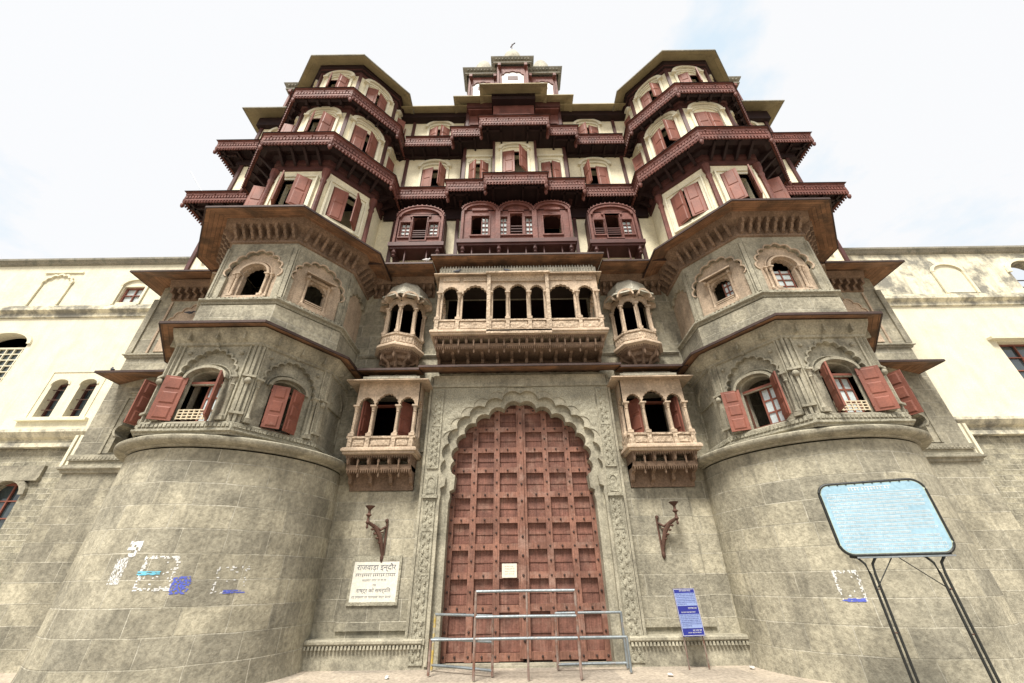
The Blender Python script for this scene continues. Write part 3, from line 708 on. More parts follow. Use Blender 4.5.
# ------------------------------------------------------------------ balcony rail bands (ornate boards with a bead fringe)
def band(path, zt, h=.50, i0=0, i1=None, name='balcony_rail'):
    b = MB()
    b.sweep(path, [(-.05, zt - h + .04), (.0, zt - h), (.02, zt - h), (.02, zt - h + .06), (.045, zt - h + .07), (.045, zt - h + .16), (.015, zt - h + .17), (.015, zt - .17), (.04, zt - .15), (.05, zt - .10), (.05, zt - .03), (.09, zt - .02), (.09, zt), (-.05, zt)], i0, i1, close=True)
    for F in along(path, .105, i0, i1):
        b.at(F); b.lathe([(.001, -.075), (.024, -.05), (.036, -.015), (.026, .03), (.03, .06)], (0, -.035, zt - h - .01), 5)
        b.box(-.034, .034, -.055, -.015, zt - .31, zt - .2)
    for F in along(path, .42, i0, i1):
        b.at(F); b.ball((0, -.055, zt - .12), .03, 5, 3)
    b.at(Matrix.Identity(4))
    for i in range(max(i0, 1), (len(path) - 1 if i1 is None else i1)):
        b.lathe([(.001, -.26), (.05, -.2), (.07, -.1), (.03, -.03), (.06, .02), (.06, .3)], (path[i][0], path[i][1] - .0, zt - h), 7)
    o = b.build(name, 'maroon_light', PAL)
    c = MB(); c.sweep(path, [(-.04, zt - h + .02), (.012, zt - h + .18), (.012, zt - .18)] if False else [(.10, zt), (.115, zt + .01), (.10, zt + .035), (-.06, zt + .035)], i0, i1)
    c.build('coping', 'maroon_dark', o, smooth=0)
for p, z, nm in BANDS: band(p, z)
def ended(hw, y, x1, yb=13.5, s=-1):
    pts = [(xx(-hw), yb), (xx(-hw), y), (xx(-x1), y)]
    return pts if s < 0 else [(2 * X0 - p[0], p[1]) for p in reversed(pts)]
for zb, o in ((13.7, .85), (16.8, .85)):
    for s in (-1, 1):
        p = ended(11.85, WY - o, 8.6, s=s); band(p, zb)
        c = MB(); c.slab(p + [((p[2][0], WY + .2) if s < 0 else (p[2][0], 13.5)), ((p[0][0] + 1, 13.5) if s < 0 else (p[0][0], WY + .2))] if False else
                        ([p[0], p[1], p[2], (p[2][0], 13.5)] if s < 0 else [p[0], p[1], p[2], (p[0][0], 13.5)]), zb - .44, zb - .38)
        for F in along(p, .5):
            c.at(F); c.box(-.04, .04, .05, .7, zb - .56, zb - .44)
        c.at(Matrix.Identity(4)); c.box(min(p[0][0], p[2][0]) + .6, max(p[0][0], p[2][0]) - .5, WY - .4, WY + .02, zb - .8, zb - .5)
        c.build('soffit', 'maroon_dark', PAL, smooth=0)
# central stepped bays
steps = {13.7: (1.05, 8.95, 2.4, 9.2, 9.5), 16.8: (1.28, 8.7, 2.42, 9.12, 9.5)}
for zb, (c1, y1, c2, y2, y3) in steps.items():
    xe = 4.35
    p = [(xx(-xe), y3), (xx(-c2), y3), (xx(-c2), y2), (xx(-c1), y2), (xx(-c1), y1), (xx(c1), y1), (xx(c1), y2), (xx(c2), y2), (xx(c2), y3), (xx(xe), y3)]
    band(p, zb)
    c = MB(); c.slab(p + [(xx(xe + .6), 10.3), (xx(xe + .6), WY + .3), (xx(-xe - .6), WY + .3), (xx(-xe - .6), 10.3)], zb - .43, zb - .37)
    for F in along(p, .5): c.at(F); c.box(-.035, .035, .05, .8, zb - .55, zb - .43)
    c.at(Matrix.Identity(4)); c.box(xx(-4.8), xx(4.8), WY - .45, WY + .02, zb - .52, zb - .43)
    if zb < 14: c.box(xx(-4.8), xx(4.8), WY - .4, WY + .02, zb - 1.0, zb - .52)
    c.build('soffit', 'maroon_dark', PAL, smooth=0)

# ------------------------------------------------------------------ eaves
def eave(path, z, drop, run, m, i0=0, i1=None, th=.05, name='eave'):
    """sloping boarded eave: inner edge at path, outer edge `run` out and `drop` lower than the inner edge"""
    b = MB(); b.sweep(path, [(-.05, z + drop), (run - .03, z - .005)], i0, i1)
    o = b.build(name, m, PAL, smooth=0)
    e = MB(); e.sweep(path, [(-.05, z + drop + th + .02), (run, z + th), (run + .004, z - .012), (run - .03, z - .012), (run - .03, z + .004)], i0, i1)
    e.build('eave_edge', 'iron' if m == 'eave_wood' else 'cornice_grey', o, smooth=0)
    return o
for lvl, (A, run, zz, drop, m) in enumerate((('L1', .47, 6.48, .12, 'eave_wood'), ('L2', .82, 9.9, .24, 'eave_wood'), ('T5', .62, 19.1, .24, 'roof_tin'))):
    for s in (-1, 1):
        eave(tpath(s, A), zz, drop, run, m)
        if lvl < 2:
            c = MB(); c.slab(offset(tpath(s, A), -.05), zz + drop + .02, zz + drop + .08); c.build('floor_slab', 'stone_dressed', PAL, smooth=0)
        # outer ends of the body
        hw = (11.35, 11.85, 11.45)[lvl]; rr = (.78, .95, .95)[lvl]
        p = ended(hw - rr * .75, WY - .02, 8.4, s=s)
        eave(p, zz, drop + .1, rr, m)
# inner straight runs
xi = 4.6
eave([(xx(-xi), WY), (xx(-2.75), WY)], 6.48, .18, .72, 'eave_wood'); eave([(xx(2.75), WY), (xx(xi), WY)], 6.48, .18, .72, 'eave_wood')
eave([(xx(-2.75), WY - .2), (xx(2.75), WY - .2)], 6.5, .15, .62, 'eave_wood')
eave([(xx(-xi), WY), (xx(-2.62), WY)], 9.92, .20, 1.15, 'eave_wood'); eave([(xx(2.62), WY), (xx(xi), WY)], 9.92, .20, 1.15, 'eave_wood')
eave([(xx(-2.62), WY), (xx(2.62), WY)], 9.98, .22, 1.42, 'eave_wood')
# cove bands under the second eave
c = MB()
for a, b2 in ((-4.7, -2.7), (2.7, 4.7), (-11.3, -8.9), (8.9, 11.3)):
    p = [(xx(a), WY), (xx(b2), WY)]
    c.sweep(p, [(0, 9.45), (.05, 9.47), (.05, 9.76), (.3, 9.82), (.38, 10.05)])
    for F in along(p, .235): c.at(F); c.box(-.035, .035, -.3, 0, 9.60, 9.78); c.box(-.035, .035, -.16, 0, 9.46, 9.60)
    c.at(Matrix.Identity(4))
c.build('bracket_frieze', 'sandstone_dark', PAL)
# central roof steps
c1, y1, c2, y2, y3 = 1.42, 8.62, 2.55, 9.08, 9.45
def roofstep(a, b2, yi, yo, z, d, m='roof_tin'):
    b = MB(); b.add([(a - .0, yo, z), (b2, yo, z), (b2 - .45, yi, z + d), (a + .45, yi, z + d), (a, yo, z + .05), (b2, yo, z + .05), (b2 - .45, yi, z + d + .05), (a + .45, yi, z + d + .05)],
        [(0, 1, 2, 3), (4, 5, 6, 7), (0, 1, 5, 4), (1, 2, 6, 5), (2, 3, 7, 6), (3, 0, 4, 7)])
    for xq in (a, b2): 
        sg = 1 if xq == a else -1
        b.add([(xq, yo, z), (xq + sg * .45, yi, z + d), (xq + sg * .45, WY + .2, z + d), (xq, WY + .2, z)], [(0, 1, 2, 3)])
    o = b.build('roof_eave', m, PAL, smooth=0); return o
roofstep(xx(-c1), xx(c1), 9.3, y1, 19.12, .22); roofstep(xx(-c2), xx(c2), 9.75, y2, 19.10, .22); roofstep(xx(-5.0), xx(5.0), WY - .1, y3, 19.06, .25)
c = MB(); c.box(xx(-ub) - .2, xx(ub) + .2, WY - .1, 24, 19.3, 19.42)
for s in (-1, 1): c.slab(offset(tpath(s, 'T5'), .1), 19.42, 19.5)
c.box(xx(-2.1), xx(2.1), 9.72, 10.5, 19.28, 19.34); c.box(xx(-.9), xx(.9), 9.25, 10.5, 19.34, 19.4)
c.build('roof', 'cornice_grey', PAL, smooth=0)

# ------------------------------------------------------------------ central bays of fourth and fifth storeys
def bay(x0, x1, y, z0, z1, wz0, wz1, ww, an, lv, holes=True, mm='cream_upper'):
    F = T((xx((x0 + x1) / 2), y, 0)); w = x1 - x0; b = MB().at(F)
    b.panel(rect(-w / 2, w / 2, z0, z1), [rect(-ww / 2, ww / 2, wz0, wz1)], 0, .3)
    b.build('wall', mm, PAL, smooth=0)
    r = MB().at(F); tt = .2
    if mm == 'cream_upper':
        if lv: 
            r.strip([(-ww / 2 - .05, wz0 - .15)] + arc(ww / 2 + .05, tt, 12, 0, wz1 + .08) + [(ww / 2 + .05, wz0 - .15)], [(-ww / 2 - .13, wz0 - .15)] + arc(ww / 2 + .13, tt + .08, 12, 0, wz1 + .08) + [(ww / 2 + .13, wz0 - .15)], -.06, 0)
            r.strip(arc(ww / 2 + .08, tt + .09, 12, 0, wz1 + .12), arc(ww / 2 + .2, tt + .18, 12, 0, wz1 + .12), -.12, 0)
        else:
            r.panel(rect(-ww / 2 - .13, ww / 2 + .13, wz0 - .13, wz1 + .35), [rect(-ww / 2 - .04, ww / 2 + .04, wz0 - .02, wz1 + .02)], -.05, .05, rim=True)
            r.box(-ww / 2 - .17, ww / 2 + .17, -.12, 0, wz1 + .35, wz1 + .43); r.box(-ww / 2 - .15, ww / 2 + .15, -.08, 0, wz0 - .18, wz0 - .11)
            r.strip(arc(ww / 2 + .02, .12, 12, 0, wz1 + .07), arc(ww / 2 + .07, .17, 12, 0, wz1 + .07), -.08, 0)
        r.build('window_surround', 'cream', PAL)
    casement(F, ww, wz0, wz1, an[0], an[1], y=.02, parent=PAL, n=2)
bay(-.78, .78, 9.42, 13.3, 16.4, 14.4, 15.68, .86, (8, 50), 1)
for s in (-1, 1):
    a, b2 = sorted((s * .78, s * 2.0)); bay(a, b2, 9.72, 13.3, 16.4, 14.25, 15.38, .68, ((40, 35) if s < 0 else (12, 20)), 0)
    # side windows on the main wall
    F = T((xx(s * 3.2), UY, 0)); r = MB().at(F)
    for wz0, wz1, ww in ((14.3, 15.6, .86), (17.3, 18.35, .8)):
        r.strip([(-ww / 2 - .05, wz0 - .15)] + arc(ww / 2 + .05, .22, 12, 0, wz1 + .08) + [(ww / 2 + .05, wz0 - .15)], [(-ww / 2 - .15, wz0 - .15)] + arc(ww / 2 + .15, .32, 12, 0, wz1 + .08) + [(ww / 2 + .15, wz0 - .15)], -.06, 0)
        r.strip(arc(ww / 2 + .1, .34, 12, 0, wz1 + .12), arc(ww / 2 + .24, .44, 12, 0, wz1 + .12), -.12, 0)
    r.build('window_surround', 'cream', PAL)
    casement(F, .86, 14.3, 15.6, *((15, 65) if s < 0 else (72, 8)), y=.02, parent=PAL, n=2)
    casement(F, .8, 17.3, 18.35, *((25, 35) if s < 0 else (40, 15)), y=.02, parent=PAL, n=2)
    # outer ends
    F = T((xx(s * 10.1), UY, 0)); r = MB().at(F)
    for wz0, wz1, ww in ((11.0, 12.2, .8), (14.4, 15.5, .7), (17.1, 18.2, .7)):
        r.strip([(-ww / 2 - .05, wz0 - .15)] + arc(ww / 2 + .05, .25, 12, 0, wz1 + .08) + [(ww / 2 + .05, wz0 - .15)], [(-ww / 2 - .17, wz0 - .15)] + arc(ww / 2 + .17, .37, 12, 0, wz1 + .08) + [(ww / 2 + .17, wz0 - .15)], -.1, 0)
    r.build('window_surround', 'cream', PAL)
    for wz0, wz1, ww, an in ((11.0, 12.2, .8, (20, 60)), (14.4, 15.5, .7, (40, 20)), (17.1, 18.2, .7, (10, 30))): casement(F, ww, wz0, wz1, *an, y=.02, parent=PAL, n=2)
    c = MB().at(FU)
    for x in (s * 11.02, s * 9.3, s * 4.35, s * 2.1):
        for z0, z1 in ((10.2, 13.2), (13.7, 16.3), (16.8, 19.0)): c.box(x - .06, x + .06, -.07, .01, z0, z1)
    c.build('timber_post', 'maroon', PAL, smooth=0)
    # fifth storey, maroon bays
    a, b2 = sorted((s * .85, s * 2.0)); F = T((xx((a + b2) / 2), 9.70, 0)); b = MB().at(F)
    b.panel(rect(-.575, .575, 16.4, 19.1), [rect(-.35, .35, 17.15, 17.95)], 0, .06)
    b.panel(rect(-.36, .36, 17.1, 18.0), [], .06, 0); b.box(-.42, .42, -.04, 0, 18.0, 18.06); b.box(-.5, .5, -.25, 0, 18.72, 18.8)
    b.build('timber_panel', 'maroon_light', PAL, smooth=0)
    b = MB().at(FW)   # side returns of the bays
    b.box(s * 2.0 - .04, s * 2.0 + .04, -.72, 0, 13.2, 19.1); b.box(s * .80 - .035, s * .80 + .035, -1.02, -.5, 13.2, 19.1); b.box(s * 1.96 - .05, s * 1.96 + .05, -.74, -.69, 13.2, 19.1); b.box(s * .80 - .045, s * .80 + .045, -1.03, -.97, 13.2, 19.1)
    b.box(*sorted((s * .85, s * 2.0)), -.98, -.6, 18.85, 19.30)
    b.build('timber_post', 'maroon', PAL, smooth=0)
b = MB().at(T((X0, 9.36, 0))); b.panel(rect(-.86, .86, 16.4, 19.2), [rect(-.62, .62, 17.3, 18.1)], 0, .06); b.panel(rect(-.64, .64, 17.2, 18.2), [], .06, 0)
b.box(-.70, .70, -.05, 0, 18.1, 18.17); b.strip(arc(.55, .22, 12, 0, 17.75), arc(.6, .27, 12, 0, 17.75), .02, .06)
b.build('timber_panel', 'maroon_light', PAL, smooth=0)
b = MB().at(T((X0, 9.5, 0))); b.box(-.92, .92, -.42, 0, 18.85, 19.33); b.box(-.88, .88, -.12, 0, 18.65, 18.85); b.build('head_beam', 'maroon_dark', PAL, smooth=0)
b = MB().at(FW); b.box(-4.9, 4.9, -.60, 0, 18.85, 19.28); b.build('head_beam', 'maroon_dark', PAL, smooth=0)
for s in (-1, 1):
    b = MB(); x0, x1 = sorted((xx(s * 8.8), xx(s * 11.2))); b.box(x0, x1, WY - .5, WY + .01, 18.6, 19.15); b.build('head_beam', 'maroon_dark', PAL, smooth=0)

# ------------------------------------------------------------------ roof pavilion
def pavilion(x, y, w, z0, z1, dome=True, m='maroon_light', dep=.8):
    F = T((x, y, 0)); b = MB().at(F); h = z1 - z0
    b.panel(rect(-w / 2, w / 2, z0, z1), [arched(w * .70, z0 + h * .12, z0 + h * .70, cusp(w * .35, h * .13, 5, 0, z0 + h * .72, tip=.05))], 0, .05)
    for q in (-1, 1): b.box(q * (w / 2 - .05) - .05, q * (w / 2 - .05) + .05, -.06, 0, z0, z1); b.box(q * w / 2 - .01, q * w / 2 + .01, 0, dep, z0, z1); b.box(q * (w / 2 - .1) - .07, q * (w / 2 - .1) + .07, -.22, 0, z1 - .3, z1 - .1)
    b.box(-w / 2, w / 2, dep - .05, dep, z0, z1)
    o = b.build('pavilion', m, PAL, smooth=0)
    b = MB().at(F); b.panel(rect(-w * .38, w * .38, z0, z0 + h * .9), [rect(-w * .15, w * .15, z0 + h * .66, z0 + h * .75)], .05, .1)
    b.build('plaster_panel', 'paint_white', o, smooth=0)
    b = MB().at(F); b.box(-w * .17, w * .17, .04, .12, z0 + h * .65, z0 + h * .76); b.build('vent', 'maroon', o, smooth=0)
    b = MB().at(T((x, y, 0))); hw = w / 2 + .12
    p = [(-hw, dep), (-hw, -.1), (hw, -.1), (hw, dep)]
    b.sweep(p, [(0, z1), (.07, z1 + .02), (.08, z1 + .08), (.02, z1 + .10), (.02, z1 + .22), (.16, z1 + .30), (.19, z1 + .38), (0, z1 + .42)])
    for FF in along(p, .16): b.at(F @ FF); b.ball((0, -.12, z1 + .24), .05, 6, 4)
    b.at(F); b.box(-hw, hw, -.1, dep, z1 + .36, z1 + .42)
    b.build('cornice', 'cornice_grey', o)
    if dome:
        b = MB().at(T((x, y + .25, z1 + .42))); b.lathe([(w * .34, 0), (w * .36, .25), (w * .34, .6), (w * .26, 1.0), (w * .13, 1.25), (.03, 1.35), (.05, 1.45), (.001, 1.6)], (0, 0, 0), 16); b.build('dome', 'dome_stone', o)
pavilion(xx(0), 9.62, 1.45, 19.4, 22.75)
for s in (-1, 1): pavilion(xx(s * 1.42), 9.95, 1.36, 19.4, 22.45)
for s in (-1, 1): pavilion(xx(s * 9.9), 10.3, 1.8, 19.4, 22.0, dome=False)
b = MB(); b.tube([(xx(0), 9.87, 24.7), (xx(.0), 9.87, 25.6)], .02, 6); b.tube([(xx(-.06), 9.87, 25.3), (xx(.05), 9.87, 25.6), (xx(.16), 9.87, 25.75)], .03, 6); b.build('lightning_rod', 'iron', PAL)

# ------------------------------------------------------------------ third storey oriels (maroon)
def oriel(xc, w, parts, z0=11.05, z1=12.75, y=9.55):
    """parts: list of (x offset, width, [openings])"""
    F = T((xx(xc), y, 0)); outline = []; b = MB().at(F); holes = []
    top = [(-w / 2, z0)]
    for (px, pw, ops, ht) in parts:
        top += arc(pw / 2, ht, 10, px, z1 - ht)
        for (ox, ow, oz0, oz1) in ops: holes.append([(ox - ow / 2, oz0), (ox - ow / 2, oz1 - ow * .2)] + cusp(ow * .5, ow * .35, 5, ox, oz1 - ow * .2)[1:-1] + [(ox + ow / 2, oz1 - ow * .2), (ox + ow / 2, oz0)])
    top += [(w / 2, z0)]
    cl = []
    for p in top:
        if not cl or math.dist(p, cl[-1]) > 1e-3: cl.append(p)
    b.panel(cl, holes, 0, .12, rim=True, back=True)
    for (px, pw, ops, ht) in parts:
        b.strip(arc(pw / 2 - .14, ht - .1, 12, px, z1 - ht), arc(pw / 2 - .03, ht, 12, px, z1 - ht), -.07, 0)
        b.strip(arc(pw / 2 - .02, ht + .01, 12, px, z1 - ht), arc(pw / 2 + .01, ht + .05, 12, px, z1 - ht), -.10, .3)
        for i in range(15): an_ = R(12 + 156 * i / 14); b.box(px + (pw / 2 + .02) * math.cos(an_) - .02, px + (pw / 2 + .02) * math.cos(an_) + .02, -.09, -.04, z1 - ht + (ht + .06) * math.sin(an_) - .01, z1 - ht + (ht + .06) * math.sin(an_) + .04)
        for q in (-1, 1): b.box(px + q * (pw / 2 - .04) - .04, px + q * (pw / 2 - .04) + .04, -.08, 0, z0 + .05, z1 - ht)
        b.box(px - pw * .22, px + pw * .22, -.05, 0, z1 - ht + .0, z1 - ht + .1)
        for (ox, ow, oz0, oz1) in ops:
            for q in (-1, 1): b.box(ox + q * (ow / 2 + .035) - .02, ox + q * (ow / 2 + .035) + .02, -.045, 0, oz0 - .05, oz1 + .02)
            b.box(ox - ow / 2 - .05, ox + ow / 2 + .05, -.05, 0, oz0 - .07, oz0 - .02); b.box(ox - ow / 2 - .05, ox + ow / 2 + .05, -.05, 0, oz1 + .02, oz1 + .06)
    o = b.build('oriel', 'maroon_light', PAL, smooth=0)
    b = MB().at(F)
    b.box(-w / 2 - .1, w / 2 + .1, -.14, .85, z0 - .16, z0); b.box(-w / 2 - .05, w / 2 + .05, -.09, .85, z0 - .24, z0 - .16)
    b.build('sill', 'maroon', o, smooth=0)
    b = MB().at(F)
    for q in (-1, 1): b.box(q * w / 2 - .03, q * w / 2 + .03, .0, .85, z0, z1 - .35)
    b.slab([(-w / 2, 0), (w / 2, 0), (w / 2, .85), (-w / 2, .85)], z1 - .35, z1 - .3)
    b.build('side_panel', 'maroon', o, smooth=0)
    b = MB().at(F); nn = len(parts) + 1
    for i in range(nn):
        x = -w / 2 + .1 + (w - .2) * i / (nn - 1)
        b.lathe([(.03, -.34), (.075, -.28), (.04, -.22), (.085, -.14), (.05, -.06), (.07, 0)], (x, -.02, z0 - .24), 8)
        pr = [(0.0, z0 - .24), (.05, z0 - .6), (.3, z0 - .75), (.8, z0 - .95), (.85, z0 - .24)]; n = len(pr)
        b.add([(x - .035, p[0], p[1]) for p in pr] + [(x + .035, p[0], p[1]) for p in pr], [tuple(range(n)), tuple(range(n, 2 * n))] + [(i2, (i2 + 1) % n, (i2 + 1) % n + n, i2 + n) for i2 in range(n)])
    for i in range(2 * nn - 2):
        x = -w / 2 + .1 + (w - .2) * (i + .5) / (2 * nn - 2); b.box(x - .018, x + .018, .0, .04, z0 - .85, z0 - .24)
    b.build('bracket', 'maroon', o)
    return o, F
def lattice(F, o, ox, ow, z0, z1, kind):
    if kind == 'glass':
        g_ = MB().at(F); g_.box(ox - ow / 2, ox + ow / 2, .08, .09, z0, z1); g_.build('pane', 'glass_pale', o, smooth=0)
        g_ = MB().at(F)
        for x in (ox - ow / 2 + .015, ox, ox + ow / 2 - .015): g_.box(x - .014, x + .014, .04, .10, z0, z1)
        for i in range(1, 4): zz = z0 + (z1 - z0) * i / 4; g_.box(ox - ow / 2, ox + ow / 2, .045, .098, zz - .012, zz + .012)
        g_.build('glazing_bar', 'maroon_light', o, smooth=0)
    else:
        g_ = MB().at(F)
        for i in range(4): zz = z0 + (z1 - z0) * (.06 + .15 * i); g_.box(ox - ow / 2, ox + ow / 2, .03, .07, zz - .016, zz + .016)
        g_.build('rail', 'maroon', o, smooth=0)
c3 = [(-1.24, 1.24, [(-1.22, .58, 11.35, 12.2)], .36), (0, 1.24, [(-.42, .22, 11.35, 12.15), (0, .40, 11.35, 12.3), (.42, .22, 11.35, 12.15)], .42), (1.24, 1.24, [(1.22, .58, 11.35, 12.2)], .36)]
o, F = oriel(0, 3.72, c3, z1=12.85, y=9.5)
for ox, ow, k in ((-1.06, .25, 'glass'), (-.44, .26, 'glass'), (.44, .26, 'glass'), (0, .44, 'rail')): lattice(F, o, ox, ow, 11.35, 12.2, k)
for s in (-1, 1):
    o, F = oriel(s * 3.3, 1.62, [(0, 1.62, [(-.48, .32, 11.4, 12.05), (0, .46, 11.25, 12.3), (.48, .32, 11.4, 12.05)], .48)], z1=12.8, y=9.6)
    for ox, ow, k in ((-.48, .32, 'glass' if s < 0 else 'rail'), (.48, .32, 'glass'), (0, .46, 'rail')): lattice(F, o, ox, ow, 11.4, 12.05, k)

# ------------------------------------------------------------------ stone jharokha balconies
def bracket_row(mb, F, w, z0, z1, dep, n, dep0=.08):
    for i in range(n):
        x = -w / 2 + .06 + (w - .12) * i / (n - 1); mb.at(F)
        H = z1 - z0; pr = [(dep, z1), (dep, z1 - .05)]
        st = 3
        pts = [(0.02, z1), (.02, z1 - .12 * H), (.10, z1 - .20 * H), (.12, z1 - .36 * H), (dep * .35, z1 - .42 * H), (dep * .38, z1 - .56 * H), (dep * .6, z1 - .62 * H), (dep * .64, z1 - .80 * H), (dep * .86, z1 - .86 * H), (dep * .9, z0), (dep, z0), (dep, z1)]
        n2 = len(pts); mb.add([(x - .04, p[0], p[1]) for p in pts] + [(x + .04, p[0], p[1]) for p in pts], [tuple(range(n2)), tuple(range(n2, 2 * n2))] + [(i2, (i2 + 1) % n2, (i2 + 1) % n2 + n2, i2 + n2) for i2 in range(n2)])
        mb.lathe([(.001, -.10), (.03, -.06), (.045, 0), (.03, .05)], (x, .04, z1 - .1 * H - .06), 6)
def fringe(mb, F, x0, x1, y, z, sp=.055, h=.085):
    mb.at(F); n = max(1, int((x1 - x0) / sp))
    for i in range(n):
        x = x0 + (x1 - x0) * (i + .5) / n; mb.add([(x - sp * .36, y, z), (x + sp * .36, y, z), (x + sp * .36, y + .03, z), (x - sp * .36, y + .03, z), (x, y + .012, z - h)], [(0, 1, 4), (1, 2, 4), (2, 3, 4), (3, 0, 4), (0, 3, 2, 1)])
def jharokha(xc, y, w, zf, zrail, ztop, ops, zbr, dep, nb, colx, crest=False, roofblock=True, mid=None, name='balcony'):
    F = T((xx(xc), y, 0))
    # arcaded front and sides
    b = MB().at(F); holes = []
    for (ox, ow, oz) in ops:
        r = ow / 2; hh = min(ow * .62, .42); holes.append(shift(arched(ow, zrail, oz - hh, cusp(r, hh * .86, 9, 0, oz - hh, tip=.16, bulge=.3)), ox))
    b.panel(rect(-w / 2, w / 2, zrail - .02, ztop), holes, 0, .10, rim=True, back=True)
    o = b.build(name, 'sandstone', PAL, smooth=0)
    b = MB()
    for q in (-1, 1):
        b.at(F @ T((q * w / 2, dep / 2, 0)) @ RZ(90 * q)); r = dep * .36; hh = r
        b.panel(rect(-dep / 2, dep / 2, zrail - .02, ztop), [arched(2 * r, zrail, ops[0][2] - hh, cusp(r, hh * .86, 9, 0, ops[0][2] - hh, tip=.16))], 0, .08)
    b.build('side_arch', 'sandstone', o, smooth=0)
    b = MB().at(F)
    for x in colx: colonnette(b, x, -.03, zrail, ops[0][2] - .26, .042)
    for q in (-1, 1): colonnette(b, q * (w / 2 - .03), dep * .5, zrail, ops[0][2] - .26, .04)
    b.build('column', 'sandstone', o)
    b = MB().at(F); b.box(-w / 2 + .01, w / 2 - .01, .11, dep - .01, ztop - .10, ztop - .04); b.box(-w / 2 + .01, w / 2 - .01, .34, .42, ztop - .26, ztop - .10); b.build('ceiling', 'ceiling_shade', o, smooth=0)
    b = MB().at(F)                                       # parapet
    b.box(-w / 2 - .02, w / 2 + .02, -.05, .05, zf, zrail); b.box(-w / 2 - .04, w / 2 + .04, -.09, .06, zrail - .05, zrail)
    for q in (-1, 1): b.box(q * w / 2 - .03, q * w / 2 + .03, .05, dep, zf, zrail)
    xs = sorted(colx)
    for a, c_ in zip(xs, xs[1:]): b.box(a + .09, c_ - .09, -.068, -.05, zf + .07, zrail - .09)
    for x in xs: b.box(x - .05, x + .05, -.10, -.05, zf, zrail - .03)
    b.build('parapet', 'sandstone_carved', o, smooth=0)
    b = MB().at(F)                                       # floor slab and mouldings
    p = [(-w / 2 - .02, dep), (-w / 2 - .02, -.05), (w / 2 + .02, -.05), (w / 2 + .02, dep)]
    b.sweep(p, [(0, zf + .03), (.06, zf + .02), (.09, zf - .02), (.09, zf - .07), (.05, zf - .09), (.05, zf - .13), (0, zf - .15)]); b.box(-w / 2 - .02, w / 2 + .02, -.05, dep, zf - .14, zf)
    b.build('floor_ledge', 'sandstone', o)
    b = MB(); zb1 = zf - .14; H = zb1 - zbr
    fringe(b, F, -w / 2, w / 2, -.03, zb1, h=.10); fringe(b, F, -w / 2 + .03, w / 2 - .03, .10, zb1 - H * .45, h=.09)
    for q in (-1, 1): fringe(b, F @ T((q * w / 2, dep / 2, 0)) @ RZ(90 * q), -dep / 2, dep / 2, -.0, zb1)
    b.at(F); b.box(-w / 2 + .02, w / 2 - .02, .10, dep, zb1 - H * .45, zb1 - H * .3); b.box(-w / 2 + .02, w / 2 - .02, dep * .9, dep - .01, zbr, zb1 - H * .45)
    b.box(-w / 2, w / 2, -.02, .04, zb1 - .03, zb1)
    bracket_row(b, F, w, zbr, zb1, dep, nb)
    # hanging pendants between the brackets
    for i in range(nb - 1):
        x = -w / 2 + .06 + (w - .12) * (i + .5) / (nb - 1); b.lathe([(.001, -.2), (.028, -.15), (.02, -.08), (.034, -.03), (.02, 0.03)], (x, .03, zb1 - .12), 6)
        b.lathe([(.001, -.12), (.028, -.08), (.02, 0)], (x, .16, zb1 - H * .45 - .06), 6)
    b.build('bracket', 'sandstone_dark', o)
    # sloping canopy
    b = MB().at(F); p = [(-w / 2, dep), (-w / 2, 0), (w / 2, 0), (w / 2, dep)]
    cw = .15 if crest else .27; b.sweep(p, [(0, ztop - .03), (cw - .06, ztop - .07), (cw, ztop - .075), (cw, ztop - .045), (.0, ztop + .05)]); b.build('canopy', 'sandstone', o, smooth=0)
    b = MB().at(F)
    if roofblock:
        b.box(-w / 2 + .08, w / 2 - .08, .05, dep, ztop + .0, ztop + .10); b.box(-w / 2 + .04, w / 2 - .04, .0, dep, ztop + .10, ztop + .16); b.box(-w / 2 + .16, w / 2 - .16, .1, dep, ztop + .16, ztop + .24)
        b.build('roof_block', 'dome_stone', o, smooth=0)
    if crest:
        b.box(-w / 2 - .02, w / 2 + .02, -.03, .3, ztop + .0, ztop + .24)
        for i in range(int(w / .085)):
            x = -w / 2 + .04 + i * .085; b.taper(x - .03, x + .03, -.02, .04, ztop + .24, ztop + .34 + .015 * (i % 2), .35); b.box(x - .02, x + .02, -.06, -.03, ztop + .06, ztop + .18)
        b.build('crest', 'dome_stone', o, smooth=0)
    return o
for s in (-1, 1):
    jharokha(s * 3.5, 9.78, 1.62, 4.33, 4.63, 6.16, [(-.53, .36, 5.72), (0, .56, 5.82), (.53, .36, 5.72)], 3.45, .62, 4, (-.76, -.32, .32, .76))
    # inner shutter seen through the arcade
    F = T((xx(s * 3.5), WY, 0)); casement(F, 1.1, 4.36, 5.7, 100 if s < 0 else 60, 55 if s < 0 else 100, y=.04, parent=PAL, m='shutter_red', n=3)
MJ = [(-1.98, .44, 9.02), (-1.27, .70, 9.07), (-.55, .38, 9.06), (0, .48, 9.1), (.55, .38, 9.06), (1.27, .70, 9.07), (1.98, .44, 9.02)]
jharokha(0, 9.3, 4.7, 7.42, 7.78, 9.46, MJ, 6.68, 1.1, 12, (-2.3, -1.72, -.82, -.31, .31, .82, 1.72, 2.3), crest=True, roofblock=False, name='main_balcony')
b = MB().at(T((X0, 9.3, 0)))                             # projecting centre of the main balcony
for x in (-.86, .86): b.box(x - .05, x + .05, -.115, 0, 7.42, 9.40)
b.box(-.9, .9, -.14, 0, 7.28, 7.42); b.box(-.95, .95, -.20, 0, 9.38, 9.43); b.box(-.9, .9, -.05, 0, 9.17, 9.38)
for q in (-1.27, 1.27): b.box(q - .36, q + .36, -.03, 0, 9.2, 9.36)
